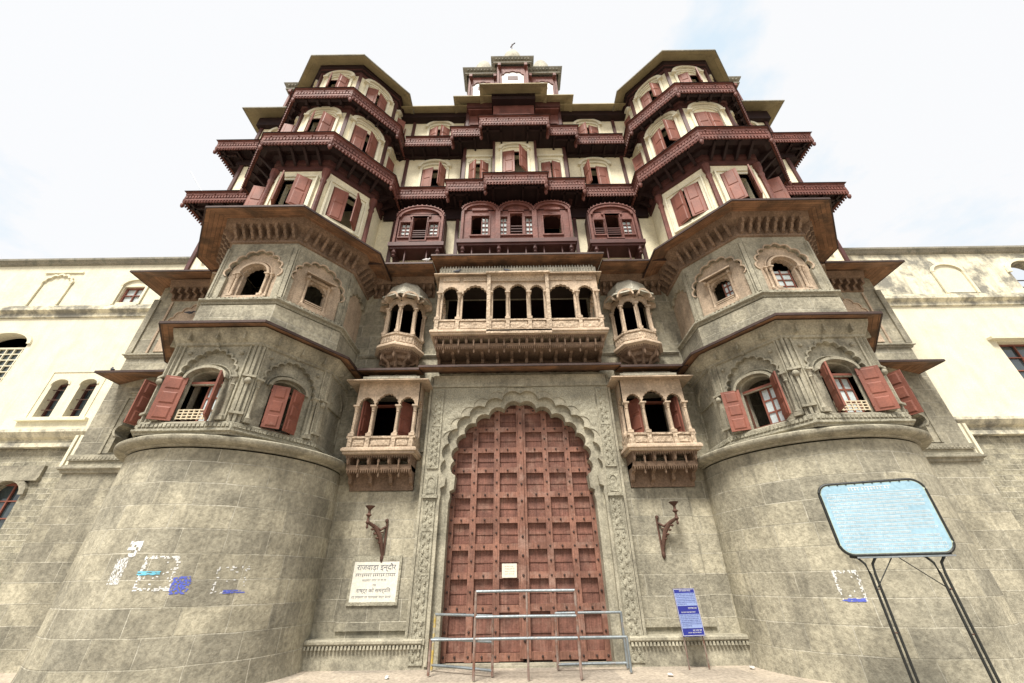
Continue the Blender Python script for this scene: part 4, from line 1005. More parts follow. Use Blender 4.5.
for q in (-1.98, 1.98): b.box(q - .24, q + .24, -.03, 0, 9.2, 9.36)
b.build('centre_bay', 'sandstone_carved', PAL, smooth=0)

# polygonal oriels with domes
def domed(s):
    cx, cy = xx(s * 3.52), WY - .12; r = .60
    def pth(r): return [(cx + r * math.cos(R(a)), cy + r * math.sin(R(a)) - .1) for a in (180, 225 - 1, 270 - 1 + 0, 315 - 1 + 2, 360)] if False else [(cx + r * math.cos(R(a)) / 1.0, cy - abs(r * math.sin(R(a))) * 1.0) for a in (180, 225, 270, 315, 360)]
    b = MB(); P = pth(r)
    for i in range(4):
        a, c_ = Vector(P[i]), Vector(P[i + 1]); d = c_ - a; m0 = (a + c_) / 2; F = T((m0.x, m0.y, 0)) @ RZ(math.degrees(math.atan2(d.y, d.x))); W = d.length
        b.at(F); ow = W * .68; b.panel(rect(-W / 2, W / 2, 7.66, 9.0), [arched(ow, 7.68, 8.5, cusp(ow / 2, .24, 7, 0, 8.5, tip=.15))], 0, .05, back=True)
        b.strip(arc(W * .46, .2, 10, 0, 8.80), arc(W * .56, .27, 10, 0, 8.80), -.24, 0)
    o = b.build('domed_oriel', 'sandstone', PAL, smooth=0)
    b = MB(); b.slab([(p[0], p[1]) for p in P] + [(P[-1][0], WY), (P[0][0], WY)], 8.94, 8.99); b.build('ceiling', 'ceiling_shade', o, smooth=0)
    b = MB()
    for p in P: colonnette(b, p[0], p[1], 7.68, 8.62, .036)
    b.build('column', 'sandstone', o)
    b = MB(); b.sweep(P, [(-.04, 7.32), (.03, 7.32), (.03, 7.60), (.06, 7.62), (.06, 7.68), (-.04, 7.68)]); 
    for F in along(P, .1): b.at(F); b.box(-.03, .03, -.05, -.03, 7.38, 7.56)
    b.build('parapet', 'sandstone_carved', o, smooth=0)
    b = MB(); b.sweep(P, [(-.6, 7.3), (-.04, 7.3)]) if False else None
    b.slab([(p[0], p[1]) for p in P] + [(P[-1][0], WY), (P[0][0], WY)], 7.26, 7.32)
    b.sweep(P, [(0, 7.34), (.10, 7.32), (.14, 7.26), (.14, 7.22), (.06, 7.18), (0, 7.14)])
    b.build('floor_ledge', 'sandstone', o)
    b = MB(); b.sweep(P, [(.02, 7.18), (-.02, 7.08), (-.12, 7.05), (-.14, 6.95), (-.28, 6.92), (-.30, 6.82), (-.42, 6.78), (-.44, 6.7), (-.56, 6.66)])
    for F in along(pth(.66), .06): b.at(F); b.add([(-.02, 0, 7.18), (.02, 0, 7.18), (.02, .03, 7.18), (-.02, .03, 7.18), (0, .012, 7.07)], [(0, 1, 4), (1, 2, 4), (2, 3, 4), (3, 0, 4)])
    b.at(Matrix.Identity(4))
    for p in pth(.52)[1:-1] + pth(.5)[0:1] + pth(.5)[-1:]:
        v = Vector((p[0] - cx, p[1] - cy)); 
        b.tube([(cx + v.x * 1.05, cy + v.y * 1.05, 7.16), (cx + v.x * 1.0, cy + v.y, 6.98), (cx + v.x * .66, cy + v.y * .66, 6.9), (cx + v.x * .55, cy + v.y * .55, 6.76), (cx + v.x * .2, cy + v.y * .2, 6.66)], [.05, .06, .05, .05, .04], 6)
        b.lathe([(.001, -.14), (.03, -.1), (.045, -.04), (.03, 0.05)], (cx + v.x * 1.08, cy + v.y * 1.08, 7.02), 6)
    b.lathe([(.02, -.2), (.07, -.12), (.05, -.04), (.1, .04), (.16, .16)], (cx, cy - .05, 6.62), 8)
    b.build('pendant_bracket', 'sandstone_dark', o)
    b = MB(); b.sweep(pth(.62), [(0, 8.98), (.14, 8.96), (.22, 8.92), (.22, 8.97), (.06, 9.06), (.02, 9.14), (.0, 9.16)])
    b.sweep(pth(.60), [(.08, 9.05), (.10, 9.10), (.07, 9.16), (.05, 9.3), (.0, 9.46), (-.12, 9.62), (-.3, 9.72), (-.58, 9.76)])
    b.build('dome', 'dome_stone', o, smooth=25)
    # door behind
    return o
for s in (-1, 1): domed(s)
# ledge mouldings along the main wall
lm = MB()
for a, b2 in ((-4.75, -3.95), (-3.05, -2.45), (2.45, 3.05), (3.95, 4.75)): lm.sweep([(xx(a), WY), (xx(b2), WY)], [(0, 7.2), (.05, 7.22), (.08, 7.27), (.05, 7.32), (0, 7.34)])
for s in (-1, 1):
    a, b2 = sorted((xx(s * 2.5), xx(s * 2.72))); lm.box(a, b2, WY - .05, WY, 4.4, 4.48)
lm.build('ledge_moulding', 'stone_dressed', PAL)
# body ends: dressed ledge, side window surrounds, sandstone niches
for s in (-1, 1):
    e = MB(); p = ended(body, WY, 8.6, s=s)
    mould(e, p, 3.98, .2, .12); beads(e, p, 4.36, .04, .1, .03); e.sweep(p, [(0, 4.3), (.05, 4.3), (.05, 4.44), (0, 4.46)]); mould(e, p, 7.34, .14, .10)
    e.build('base_moulding', 'stone_dressed', PAL)
    e = MB().at(T((xx(s * 10.15), WY, 0)))
    e.strip(cusp(.72, .92, 9, 0, 4.95), cusp(.78, .98, 9, 0, 4.95), -.03, 0)
    e.panel(rect(-.95, .95, 4.48, 6.10), [rect(-.88, .88, 4.48, 6.04)], -.03, .03, rim=True); e.box(-.85, .6, -.12, 0, 6.16, 6.22); e.box(-.8, .55, -.07, 0, 6.10, 6.16)
    e.build('window_surround', 'stone_dressed', PAL, smooth=0)
    e = MB().at(T((xx(s * 10.1), WY, 0)))
    e.panel(arched(1.9, 7.55, 8.3, cusp(.95, .88, 11, 0, 8.3, tip=.12)), [arched(.8, 7.6, 8.25, arc(.4, .35, 10, .05, 8.25))], -.03, .03, rim=True)
    e.strip(cusp(.95, .88, 11, 0, 8.3, tip=.12), cusp(.99, .92, 11, 0, 8.3, tip=.12), -.06, 0); e.strip(arc(.45, .38, 12, .05, 8.3), arc(.53, .46, 12, .05, 8.3), -.08, 0)
    for q in (-1, 1): e.box(q * 1.12 - .03, q * 1.12 + .03, -.04, 0, 7.5, 9.4)
    e.build('niche', 'sandstone', PAL, smooth=0)
    e = MB().at(T((xx(s * body), WY, 0))); e.box(-.09, .09, -.05, .1, 7.5, 9.5); e.build('corner_pilaster', 'stone_dressed', PAL, smooth=0)
    # plaster corner strip beside the ledge
    e = MB(); x = xx(s * (body + .0)); 
    for q in (0, .14): e.box(*sorted((x + s * (.02 + q), x + s * (.10 + q))), WY + .02, WY + .6, 4.1, 5.0)
    e.build('corner_strip', 'cream', PAL, smooth=0)
# ================================================================== plastered wings either side
def wing(s, name, label):
    root = empty(name, (xx(s * 20), 11.0, 0), label, 'building')
    YW = 11.0; xa = xx(s * (body + .02)); xb = xx(s * 34); x0, x1 = sorted((xa, xb))
    FW2 = T((0, YW, 0)); L_ = s < 0
    low, mid, top = [], [], []
    if L_:
        low = [shift(arched(.9, 2.6, 3.6, arc(.45, .35, 10, 0, 3.6)), -13.55), shift(arched(.9, 2.6, 3.6, arc(.45, .35, 10, 0, 3.6)), -17.2)]
        mid = [rect(-14.07, -13.55, 5.76, 6.72), rect(-13.3, -12.78, 5.76, 6.72)]
        mid = [shift(arched(.50, 5.76, 6.8, arc(.25, .16, 8, 0, 6.8)), -13.80), shift(arched(.50, 5.76, 6.8, arc(.25, .16, 8, 0, 6.8)), -12.93)]
        mid += [shift(arched(1.6, 6.9, 8.25, arc(.8, .42, 12, 0, 8.25)), -16.5)]
        top = [rect(-13.7, -12.95, 9.92, 10.6)]
    else:
        low = [shift(arched(.9, 2.6, 3.6, arc(.45, .35, 10, 0, 3.6)), 17.4)]
        mid = [rect(15.45, 16.9, 6.45, 7.85), rect(20.2, 21.6, 6.45, 7.85)]
        top = [shift(arched(1.2, 9.85, 10.7, arc(.6, .5, 12, 0, 10.7)), 18.4)]
    w = MB().at(FW2); w.panel(rect(x0, x1, 0, 4.9), low, .06, .4); w.build('stone_base', 'rubble', root, smooth=0)
    w = MB().at(FW2); w.panel(rect(x0, x1, 4.9, 9.5), mid, 0, .3); w.build('wall', 'cream', root, smooth=0)
    w = MB().at(FW2); w.panel(rect(x0, x1, 9.5, 11.75), top, .02, .3); w.build('upper_wall', 'cream' if L_ else 'cream_stained', root, smooth=0)
    c = MB(); p = [(x0, YW), (x1, YW)]
    c.sweep(p, [(0, 4.82), (.10, 4.84), (.10, 4.95), (.04, 4.98), (.04, 5.05), (.16, 5.10), (.26, 5.22), (.26, 5.30), (.05, 5.34), (0, 5.36)])
    c.build('string_course', 'cream_stained', root, smooth=0)
    c = MB(); c.sweep(p, [(0, 9.26), (.06, 9.28), (.06, 9.42), (.18, 9.50), (.18, 9.60), (.10, 9.62), (.10, 9.72), (0, 9.80)]); 
    if L_:
        for q in ((-12.9, -11.6),): pass
    c.build('string_course', 'cream_stained', root, smooth=0)
    c = MB(); c.sweep(p, [(0, 11.62), (.06, 11.66), (.10, 11.72), (.16, 11.76), (.16, 11.84), (0, 11.90)]); c.box(x0, x1, YW, YW + .5, 11.80, 11.89); c.build('coping', 'cornice_grey', root, smooth=0)
    c = MB(); c.box(x0, x1, YW + .31, YW + .35, 0, 9.6) if False else c.box(x0, x1, 16, 16.2, 0, 11.7 if L_ else 9.6); c.box(x0, x1, YW + .4, 16, 4.85, 4.9); c.box(x0, x1, YW + .35, 16, 9.5, 9.6)
    if L_: c.box(x0, x1, YW + .32, 16, 11.6, 11.66)
    for z0, z1 in ((0, 4.9), (4.9, 9.5)) + (((9.6, 11.6),) if L_ else ()): c.box(*sorted((xb, xb - s * .2)), YW + .3, 16, z0, z1)
    c.build('floor_slab', 'maroon_dark', root, smooth=0)
    # windows
    def sash(xc, w, z0, z1, m, nx=2, nz=4, y=.18, glass='glass_dark', name='window'):
        f = MB().at(T((xc, YW, 0)))
        for q in (-1, 1): f.box(q * w / 2 - .03, q * w / 2 + .03, y, y + .06, z0, z1)
        f.box(-w / 2, w / 2, y, y + .06, z0 - .03, z0 + .03); f.box(-w / 2, w / 2, y, y + .06, z1 - .03, z1 + .03)
        for i in range(1, nx): x = -w / 2 + w * i / nx; f.box(x - .018, x + .018, y + .005, y + .05, z0, z1)
        for i in range(1, nz): zz = z0 + (z1 - z0) * i / nz; f.box(-w / 2, w / 2, y + .007, y + .048, zz - .015, zz + .015)
        o = f.build(name, m, root, smooth=0, split=0)
        g_ = MB().at(T((xc, YW, 0))); g_.box(-w / 2, w / 2, y + .06, y + .07, z0, z1); g_.build('pane', glass, o, smooth=0); return o
    e = MB().at(FW2)
    if L_:
        for xc in (-13.80, -12.93):
            o = sash(xc, .46, 5.78, 6.85, 'maroon', 1, 1, .2); g_ = MB().at(T((xc, YW, 0)))
            for i in range(3): g_.box(-.24, .24, .10, .12, 6.0 + i * .32, 6.02 + i * .32)
            g_.build('rail', 'rust', o, smooth=0)
            e.strip(arc(.25, .16, 10, xc, 6.8), arc(.30, .21, 10, xc, 6.8), -.03, 0)
        e.box(-14.4, -12.35, -.10, 0, 5.62, 5.70); e.box(-14.25, -14.2, -.02, 0, 5.7, 7.2); e.box(-12.55, -12.5, -.02, 0, 5.7, 7.2); e.box(-14.25, -12.5, -.02, 0, 7.2, 7.25)
        o = sash(-16.5, 1.56, 6.92, 8.2, 'cream', 6, 6, .16)
        e.strip(arc(.8, .42, 12, -16.5, 8.25), arc(.92, .54, 12, -16.5, 8.25), -.06, 0); e.strip(cusp(.78, .36, 9, -16.5, 8.3), arc(.8, .42, 45, -16.5, 8.32), .0, .1)
        o = sash(-13.32, .72, 9.95, 10.58, 'shutter_red', 2, 2, .1, 'glass_pale')
        e.strip(arc(.42, .25, 12, -13.32, 10.62), arc(.50, .33, 12, -13.32, 10.62), -.05, 0)
        for q in (-1, 1): e.box(-13.32 + q * .45 - .04, -13.32 + q * .45 + .04, -.04, 0, 9.8, 10.65)
        for xc in (-16.2, -19.4):
            e.strip(cusp(.48, .32, 7, xc, 10.75), cusp(.54, .38, 7, xc, 10.75), -.05, 0)
            for q in (-1, 1): e.box(xc + q * .52 - .03, xc + q * .52 + .03, -.04, 0, 9.82, 10.75)
            e.box(xc - .7, xc + .7, -.03, 0, 11.25, 11.30)
        o = sash(-13.55, .86, 2.62, 3.9, 'shutter_red', 2, 3, .2); o = sash(-17.2, .86, 2.62, 3.9, 'shutter_red', 2, 3, .2)
        h = MB().at(FW2); h.box(-14.3, -12.8, -.02, .06, 4.02, 4.35)
        h.strip(arc(.45, .35, 10, -13.55, 3.6), arc(.6, .5, 10, -13.55, 3.6), -.03, .06); h.box(-14.3, -13.0 + .2, -.04, .06, 3.95, 4.02); h.build('lintel', 'stone_dressed', root, smooth=0)
    else:
        sash(16.17, 1.4, 6.47, 7.83, 'shutter_red', 2, 3, .18); sash(20.9, 1.36, 6.47, 7.83, 'shutter_red', 2, 3, .18)
        e.box(15.2, 17.1, -.16, 0, 7.9, 7.98)
        e.strip(arc(.5, .32, 12, 15.55, 10.75), arc(.58, .40, 12, 15.55, 10.75), -.06, 0)
        for q in (-1, 1): e.box(15.55 + q * .54 - .04, 15.55 + q * .54 + .04, -.05, 0, 9.8, 10.8)
        e.strip(arc(.6, .5, 12, 18.4, 10.7), arc(.72, .62, 12, 18.4, 10.7), -.06, 0)
        r_ = MB().at(FW2)
        for zz in (10.1, 10.4): r_.box(17.8, 19.0, .1, .13, zz, zz + .03)
        r_.build('rail', 'iron', root, smooth=0)
        sash(17.4, .86, 2.62, 3.9, 'shutter_red', 2, 3, .2)
    e.build('window_moulding', 'cream', root, split=20)
    if not L_:
        b_ = MB().at(FW2); b_.panel(arched(1.0, 9.85, 10.75, arc(.5, .32, 12, 0, 10.75)), [], .0, 0); 
        b_.T = FW2 @ T((15.55, 0, 0)); b_ = MB().at(FW2 @ T((15.55, 0, 0))); b_.panel(arched(1.0, 9.85, 10.75, arc(.5, .32, 12, 0, 10.75)), [], .005, 0); b_.build('blind_arch', 'cream', root, smooth=0)
wing(-1, 'plastered_wing', 'long cream plastered wing on rubble stone base with twin narrow windows, left of the palace')
wing(1, 'plastered_wing', 'long cream plastered wing with black weather stains under its coping, right of the palace')

# ================================================================== information board on tall legs
def rrect(w, h, r, n=6):
    pts = []
    for cx, cz, a0 in ((w / 2 - r, h / 2 - r, 90), (w / 2 - r, -h / 2 + r, 0), (-w / 2 + r, -h / 2 + r, -90), (-w / 2 + r, h / 2 - r, -180)):
        for i in range(n + 1): a = R(a0 - 90 * i / n); pts.append((cx + r * math.cos(a), cz + r * math.sin(a)))
    return pts
BW, BH = 1.36, 1.0
bo = empty('information_board', (5.52, 6.52, 0), 'large pale blue board with rounded corners and white lines of writing on thin black legs', 'sign')
FB = T((0, 0, 2.26)) @ RZ(-20) @ RX(-1)
def bd(mb, name, m, par=bo, **k): return mb.build(name, m, par, world=False, **k)
p = rrect(BW, BH, .16); b = MB().at(FB); b.prism(p, -.012, .012); pn = bd(b, 'panel', 'board_blue', smooth=0)
b = MB().at(FB); b.panel(rrect(BW - .01, BH - .01, .155), [rrect(BW - .045, BH - .045, .135)], -.0135, 0); b.build('edge_trim', 'board_edge', pn, smooth=0)
b = MB().at(FB); b.tube([(q[0], 0, q[1]) for q in p], .022, 8, closed=True)
for i in range(10):
    b.box(-BW / 2 + .16 + i * .115, -BW / 2 + .18 + i * .115, -.022, .0, BH / 2 - .025, BH / 2 - .005)
bd(b, 'frame', 'black_paint', split=0)
def text(body_, size, F, m, par, name='lettering', align='CENTER', ext=.001, sx=1.0):
    cu = bpy.data.curves.new(name, 'FONT'); cu.body = body_; cu.size = size; cu.align_x = align; cu.align_y = 'CENTER'; cu.extrude = ext; cu.resolution_u = 2
    o = bpy.data.objects.new(name, cu); C.objects.link(o)
    dg = bpy.context.evaluated_depsgraph_get(); me = bpy.data.meshes.new_from_object(o.evaluated_get(dg)); bpy.data.objects.remove(o); bpy.data.curves.remove(cu)
    me.transform(F @ RX(90) @ Matrix.Diagonal((sx, 1, 1, 1))); me.materials.clear(); me.materials.append(M[m])
    o = bpy.data.objects.new(name, me); C.objects.link(o); o.parent = par
    return o
def scribble(mb, x0, x1, z, h, y, rnd, gap=.35, th=.002):
    """a line of small handwriting-sized strokes in words"""
    x = x0
    while x < x1 - h:
        wl_ = rnd.randint(2, 7)
        xe = min(x1, x + wl_ * h * .62); mb.box(x, xe, y - th, y, z + h * .40, z + h * .52)
        xx_ = x
        while xx_ < xe - h * .3:
            a = rnd.uniform(.0, .25) * h; mb.box(xx_ + h * .15, xx_ + h * .27, y - th * 1.1, y, z - h * .42 + a, z + h * .42)
            if rnd.random() < .6: mb.box(xx_ + h * .05, xx_ + h * .42, y - th * 1.2, y, z - h * .15 + a * .5, z - h * .02 + a * .5)
            xx_ += h * .6
        x = xe + h * gap
rnd = random.Random(5)
b = MB().at(FB)
for i in range(15):
    z = .30 - i * .052; L0 = -.60 if i else -.6; R0 = .60 if i % 6 != 4 else rnd.uniform(.2, .5)
    scribble(b, L0, R0, z, .036, -.013, rnd, gap=.15)
b.build('lettering', 'poster_white', pn, smooth=0, split=0)
b = MB().at(FB); scribble(b, -.28, .28, .40, .065, -.013, rnd, gap=.2); b.box(-.60, .60, -.0145, -.0125, .345, .350); b.build('heading', 'poster_white', pn, smooth=0, split=0)
dn = FB.to_3x3() @ Vector((0, 0, -1))
def legs(sx_):
    top = FB @ Vector((sx_ * .40, .02, -BH / 2 - .02)); 
    foot = Vector((top.x + sx_ * .02, top.y + .02, 0))
    for q, curve in ((-.035, -1), (.035, 1)):
        a = Vector((top.x + q, top.y, top.z - .22)); f = foot + Vector((q, 0, 0))
        pts = [FB @ Vector((sx_ * .40 + curve * .20, .015, -BH / 2 - .015)), FB @ Vector((sx_ * .40 + curve * .11, .015, -BH / 2 - .03)), Vector((top.x + curve * .055, top.y, top.z - .09)), a, f]
        b = MB(); b.tube(pts, .017, 7); bd(b, 'leg', 'black_paint')
    b = MB()
    for t in (.12, .45, .8):
        c_ = Vector((top.x, top.y, top.z - .22)).lerp(foot, t); b.tube([c_ - Vector((.036, 0, 0)), c_ + Vector((.036, 0, 0))], .008, 6)
    bd(b, 'spacer', 'rust', split=0)
    return top, foot
t1, f1 = legs(-1); t2, f2 = legs(1)
b = MB(); b.tube([FB @ Vector((-.08, .015, -BH / 2 - .015)), t1.lerp(f1, .22)], .007, 6); b.tube([FB @ Vector((-.04, .015, -BH / 2 - .015)), t2.lerp(f2, .24)], .007, 6)
bd(b, 'brace', 'black_paint')
b = MB().at(FB); b.box(-.52, .62, -.03, .045, -BH / 2 - .04, -BH / 2 - .02); bd(b, 'bracket', 'steel')

# ================================================================== small blue notice on two posts
sg = empty('notice_sign', (3.50, 9.75, 0), 'small dark blue notice with white writing on two thin posts beside the gate', 'sign')
FS = T((0, 0, .92)) @ RY(-1) @ RX(-4)
b = MB().at(FS); b.box(-.22, .22, -.01, .01, -.40, .40); sp = bd(b, 'panel', 'sign_blue', sg, smooth=0)
b = MB().at(FS); rnd = random.Random(9)
b.box(-.20, .20, -.0125, -.01, .10, .32); b.box(-.20, .20, -.0125, -.01, -.27, -.04); b.build('text_field', 'sign_pale', sp, smooth=0)
b = MB().at(FS)
for z0, n in ((.30, 7), (-.06, 7)):
    for i in range(n): scribble(b, -.185, .185 if i != n - 1 else 0, z0 - i * .029, .017, -.0127, rnd)
b.build('lettering', 'sign_blue', sp, smooth=0, split=0)
b = MB().at(FS)
scribble(b, -.10, .14, .355, .03, -.0105, rnd, gap=.2); scribble(b, .0, .18, .055, .028, -.0105, rnd); scribble(b, -.15, .14, -.012, .024, -.0105, rnd, gap=.2); scribble(b, .0, .18, -.31, .026, -.0105, rnd); scribble(b, -.1, .18, -.345, .02, -.0105, rnd)
for x in (-.215, .21): b.box(x, x + .006, -.012, -.01, -.39, .39)
for z in (-.39, .384): b.box(-.215, .216, -.012, -.01, z, z + .006)
b.build('heading', 'poster_white', sp, smooth=0, split=0)
for q in (-.19, .19):
    b = MB(); b.tube([(q, .02, 0), (q * .98, .02, .55)], .014, 6); bd(b, 'post', 'steel_rust', sg)

# ================================================================== marble plaque
pq = empty('marble_plaque', (-3.13, WY - .055, 1.52), 'white marble plaque with black Devanagari writing on the wall left of the gate', 'plaque')
b = MB(); b.panel(rect(-.56, .56, -.45, .50), [rect(-.51, .51, -.385, .40)], -.03, .03, rim=True); bd(b, 'surround', 'stone_carved', pq, smooth=0)
b = MB(); b.box(-.51, .51, -.02, 0, -.385, .40); pb = bd(b, 'slab', 'plaque_marble', pq, smooth=0)
def tp(t_, size, z, sx=1): text(t_, size, T((0, -.021, z)), 'ink', pb, sx=sx)
tp('राजवाड़ा इन्दौर', .15, .27, 1.05)
rnd = random.Random(3); b = MB()
scribble(b, -.45, .45, .115, .075, -.020, rnd, gap=.1); scribble(b, -.28, .28, .015, .045, -.020, rnd); scribble(b, -.035, .035, -.075, .045, -.020, rnd)
scribble(b, -.46, .46, -.30, .05, -.020, rnd); b.build('small_lettering', 'ink', pb, smooth=0, split=0)
tp('राष्ट्र को समर्पित', .10, -.175, 1.1)
# paper on the door
b = MB(); rnd = random.Random(4)
pr = empty('paper_notice', (-.13, WY + .14, 1.70), 'small cream paper notice pasted on the left leaf of the red gate', 'notice')
b.box(-.17, .17, 0, .006, -.14, .14); ps_ = bd(b, 'sheet', 'paper', pr, smooth=0)
b = MB(); [scribble(b, -.11, .12, .08 - i * .05, .022, 0, rnd) for i in range(4)]; b.build('faint_writing', 'sandstone', ps_, smooth=0, split=0)

# ================================================================== wall lamp brackets
def lampbr(x, s, label):
    r = empty('lamp_bracket', (x, WY - .05, 2.45), label, 'lamp bracket', 'old iron lamp brackets', rz=50 * s)
    b = MB(); b.box(-.035, .035, -.03, 0, -.45, .28); b.ball((0, -.03, .31), .045, 6, 4); b.lathe([(.001, -.12), (.04, -.06), (.05, 0), (.03, .05)], (0, -.03, -.46), 8); bd(b, 'back_plate', 'rust', r, split=0)
    b = MB(); b.tube([(0, -.03, -.42), (0, -.09, -.20), (0, -.17, .0), (s * -.0, -.32, .17), (s * -.02, -.48, .24)], [.035, .05, .055, .045, .035], 8)
    b.tube([(0, -.03, .18), (0, -.16, .10), (0, -.30, .17), (0, -.46, .23)], [.03, .03, .03, .03], 6)
    for i in range(5): b.lathe([(.01, -.03), (.05, 0), (.01, .03)], (0, -.07 - i * .07, -.25 + i * .09), 7)
    b.tube([(0, -.10, -.1), (0, -.16, -.04), (0, -.15, .05), (0, -.08, .06)], .018, 6)
    bd(b, 'arm', 'rust', r, split=0)
    b = MB(); b.lathe([(.001, -.14), (.03, -.10), (.02, -.04), (.05, 0), (.03, .05), (.025, .12), (.07, .16), (.03, .2), (.03, .27), (.06, .30), (.10, .34), (.11, .36), (.001, .36)], (-.02 * s, -.50, .24), 10); bd(b, 'lamp_cup', 'rust', r)
    return r
lampbr(-3.02, -1, 'rusty ornate iron lamp bracket directly above the marble plaque')
r2 = lampbr(3.38, 1, 'rusty ornate iron lamp bracket on bare stone above the small blue notice')

# ================================================================== pipe barricades in front of the gate
def barricade(name, x, y, rz, w, h, rails, label, legm='steel', feet=True, mid=None, col=None):
    r = empty(name, (x, y, 0), label, 'barricade', 'pipe barricades before the gate', rz)
    for i, q in enumerate((-1, 1)):
        b = MB(); b.tube([(q * w / 2, 0, .02), (q * w / 2, 0, h)], .025, 8); bd(b, 'leg', (col[i] if col else 'steel_rust'), r)
    for z in rails:
        b = MB(); b.tube([(-w / 2, 0, z), (0, 0, z + .003), (w / 2, 0, z)], .024, 8); bd(b, 'rail', legm, r)
    if mid:
        b = MB(); b.tube([(mid, 0, .02), (mid, 0, h)], .02, 8); bd(b, 'upright', 'steel_rust', r)
    if feet:
        for q in (-1, 1): b = MB(); b.tube([(q * w / 2, -.22, .022), (q * w / 2, .22, .022)], .02, 6); bd(b, 'foot', 'steel_rust', r)
    return r
barricade('pipe_barricade', .19, 8.95, 0, 1.88, 1.34, (1.33, .93, .60), 'tall grey pipe barricade standing in front at the middle of the gate', feet=False, mid=.02)
barricade('pipe_barricade', -1.05, 9.62, -28, 1.38, .93, (.92, .52, .10), 'low pipe barricade with flaking yellow paint on its outer leg, left side of the gate', feet=False, col=('yellow_paint', 'steel_rust'))
barricade('pipe_barricade', 1.48, 9.85, 3, 1.36, .93, (.92, .50, .10), 'low pipe barricade with rusty outer leg, right side of the gate', feet=False, col=('steel_rust', 'steel'))
barricade('pipe_barricade', .25, 9.45, 1, 3.75, .56, (.55,), 'long low pipe rail running behind the tall barricade across the whole gate', feet=False, col=('steel_rust', 'steel'), mid=0)

# ================================================================== pigeons
def pigeon(loc, rz, label, m='feather', k=.8):
    r = empty('pigeon', loc, label, 'bird', 'pigeons on the ledges', rz)
    b = MB().at(Matrix.Scale(k, 4))
    b.tube([(-.17, 0, .055), (-.09, 0, .07), (-.02, 0, .085), (.04, 0, .10), (.075, 0, .14), (.09, 0, .175), (.105, 0, .195), (.125, 0, .19), (.15, 0, .18)], [.012, .028, .048, .05, .032, .024, .026, .018, .003], 8)
    for q in (-.018, .018): b.tube([(.0, q, .05), (.005, q, .002)], .006, 5)
    bd(b, 'body', m, r, split=0)
    b = MB().at(Matrix.Scale(k, 4))
    for q in (-1, 1): b.add([(.05, q * .045, .11), (.0, q * .056, .07), (-.15, q * .02, .05), (-.12, q * .02, .085), (.05, q * .05, .125), (-.02, q * .06, .12)], [(0, 1, 2, 3), (0, 3, 5, 4), (4, 5, 1, 0), (5, 3, 2, 1)])
    bd(b, 'wing', m, r)
    return r
pigeon((-11.05, 9.75, 6.56), 150, 'dark pigeon perched on the far left tip of the lowest eave')
pigeon((-1.62, 9.2, 9.45), 10, 'dark pigeon on the main balcony roof, nearer its left end')
pigeon((-.12, 9.2, 9.46), 170, 'dark pigeon on the main balcony roof just left of its middle')
pigeon((-2.62, 9.30, 10.02), 20, 'white pigeon on the brown eave below the left maroon oriel', 'feather_white')
pigeon((-10.15, 10.22, 8.79), 30, 'dark pigeon on the niche beside the left tower, left one of two')
pigeon((-9.92, 10.22, 8.79), 160, 'dark pigeon on the niche beside the left tower, right one of two')

# ================================================================== torn posters and paint marks
def drum_patch(mb, s, ang, z, pts, off):
    cx = xx(s * TX)
    def P(u, v):
        zz = z + v; rr = 2.31 + (2.26 - 2.31) * max(0, (zz - .3)) / 3.53 + off; a = R(ang) + u / rr
        return (cx + rr * math.cos(a), TY + rr * math.sin(a), zz)
    for poly in pts:
        mb.add([P(*q) for q in poly], [tuple(range(len(poly)))])
def ragged(w_, h_, n, rnd, cover=.6, edge=False):
    out = []
    for i in range(n):
        for j in range(n):
            if rnd.random() > cover: continue
            if edge and 1 < i < n - 2 and 1 < j < n - 2 and rnd.random() < .95: continue
            x0, z0 = -w_ / 2 + w_ * i / n, -h_ / 2 + h_ * j / n; a, b = w_ / n, h_ / n; q = lambda: rnd.uniform(-.25, .25)
            if rnd.random() < .25: a *= 1.8
            out.append([(x0 + q() * a, z0 + q() * b), (x0 + a + q() * a, z0 + q() * b), (x0 + a * (1.0 + q() * .5), z0 + b + q() * b), (x0 + q() * a, z0 + b * (1.0 + q() * .5))])
    return out
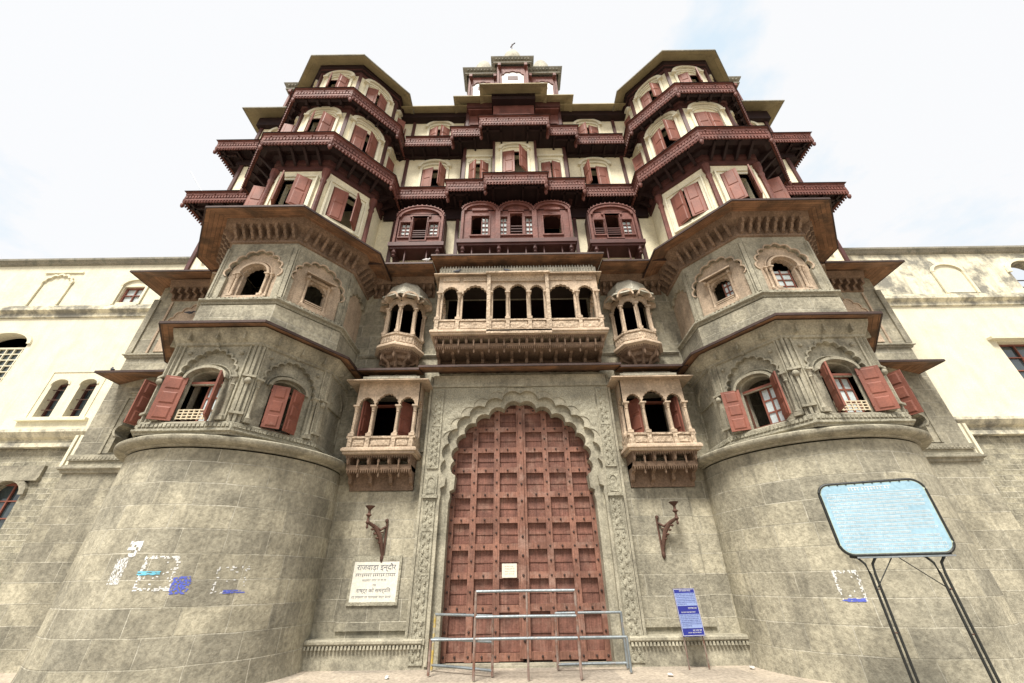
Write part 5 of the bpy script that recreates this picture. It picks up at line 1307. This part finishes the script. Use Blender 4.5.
def poster(s, ang, z, w_, h_, n, m, label, seed, cover=.6, edge=False, off=.004, extra=None):
    rr = random.Random(seed); b = MB(); drum_patch(b, s, ang, z, ragged(w_, h_, n, rr, cover, edge), off)
    o = b.build('torn_poster', m, None, smooth=0, split=0)
    if extra:
        b = MB(); drum_patch(b, s, ang + extra[1], z + extra[2], ragged(extra[3], extra[4], 5, rr, .7), off + .003); b.build('printed_scrap', extra[0], o, smooth=0, split=0)
    return tag(o, label, 'poster', 'torn poster remains on the towers')
def dang(px, s): return px
poster(-1, 283, 1.68, .54, .52, 24, 'poster_white', 'white torn poster outline with cyan scraps, middle of the left tower base', 1, .58, True, extra=('poster_cyan', -3, .0, .34, .06))
poster(-1, 293, 1.50, .26, .26, 16, 'poster_blue', 'small blue torn poster scrap touching the white outline on the left tower base', 2, .55)
poster(-1, 267, 1.72, .20, .40, 18, 'poster_white', 'round ragged white paper scrap farthest left on the left tower base', 3, .55)
poster(-1, 270, 2.05, .22, .24, 5, 'poster_white', 'sprinkle of tiny white paper flecks above the round scrap, left tower base', 6, .5)
poster(-1, 311, 1.58, .50, .42, 24, 'poster_white', 'faint corner-shaped poster remains nearest the gate on the left tower base', 4, .25, True, extra=('poster_blue', 2, -.19, .30, .05))
poster(1, 237, 1.36, .36, .46, 20, 'poster_white', 'square torn poster outline with blue corners on the right tower base', 5, .5, True, extra=('poster_blue', 0, -.21, .32, .05))
# litter
rr = random.Random(12)
for i, (x, y, lb) in enumerate(((-2.35, 9.3, 'tiny dark-edged pale scrap on the pavement left of the barricades'), (2.75, 9.2, 'tiny pale scrap on the pavement between the barricades and the blue notice'), (-4.45, 9.95, 'crumpled pale paper scrap on the pavement at the foot of the left tower'), (4.5, 9.75, 'small pale scrap on the pavement at the foot of the right tower'))):
    b = MB(); b.ball((0, 0, .02), .05, 6, 4, .5); 
    for k in range(len(b.v)): b.v[k] += Vector((rr.uniform(-.02, .02), rr.uniform(-.02, .02), rr.uniform(0, .015)))
    o = b.build('paper_scrap', 'litter', None); o.location = (x, y, .0); tag(o, lb, 'litter')
# slender aerial on the roof terrace behind
b = MB(); b.tube([(0, 0, 0), (-1.75, 0, 2.36), (-3.5, 0, 4.68)], .018, 6); o = b.build('roof_aerial', 'steel', None, smooth=0); o.location = (-11.72, 12.0, 13.72); tag(o, 'thin leaning metal aerial sticking out past the left end of the maroon balconies', 'aerial')
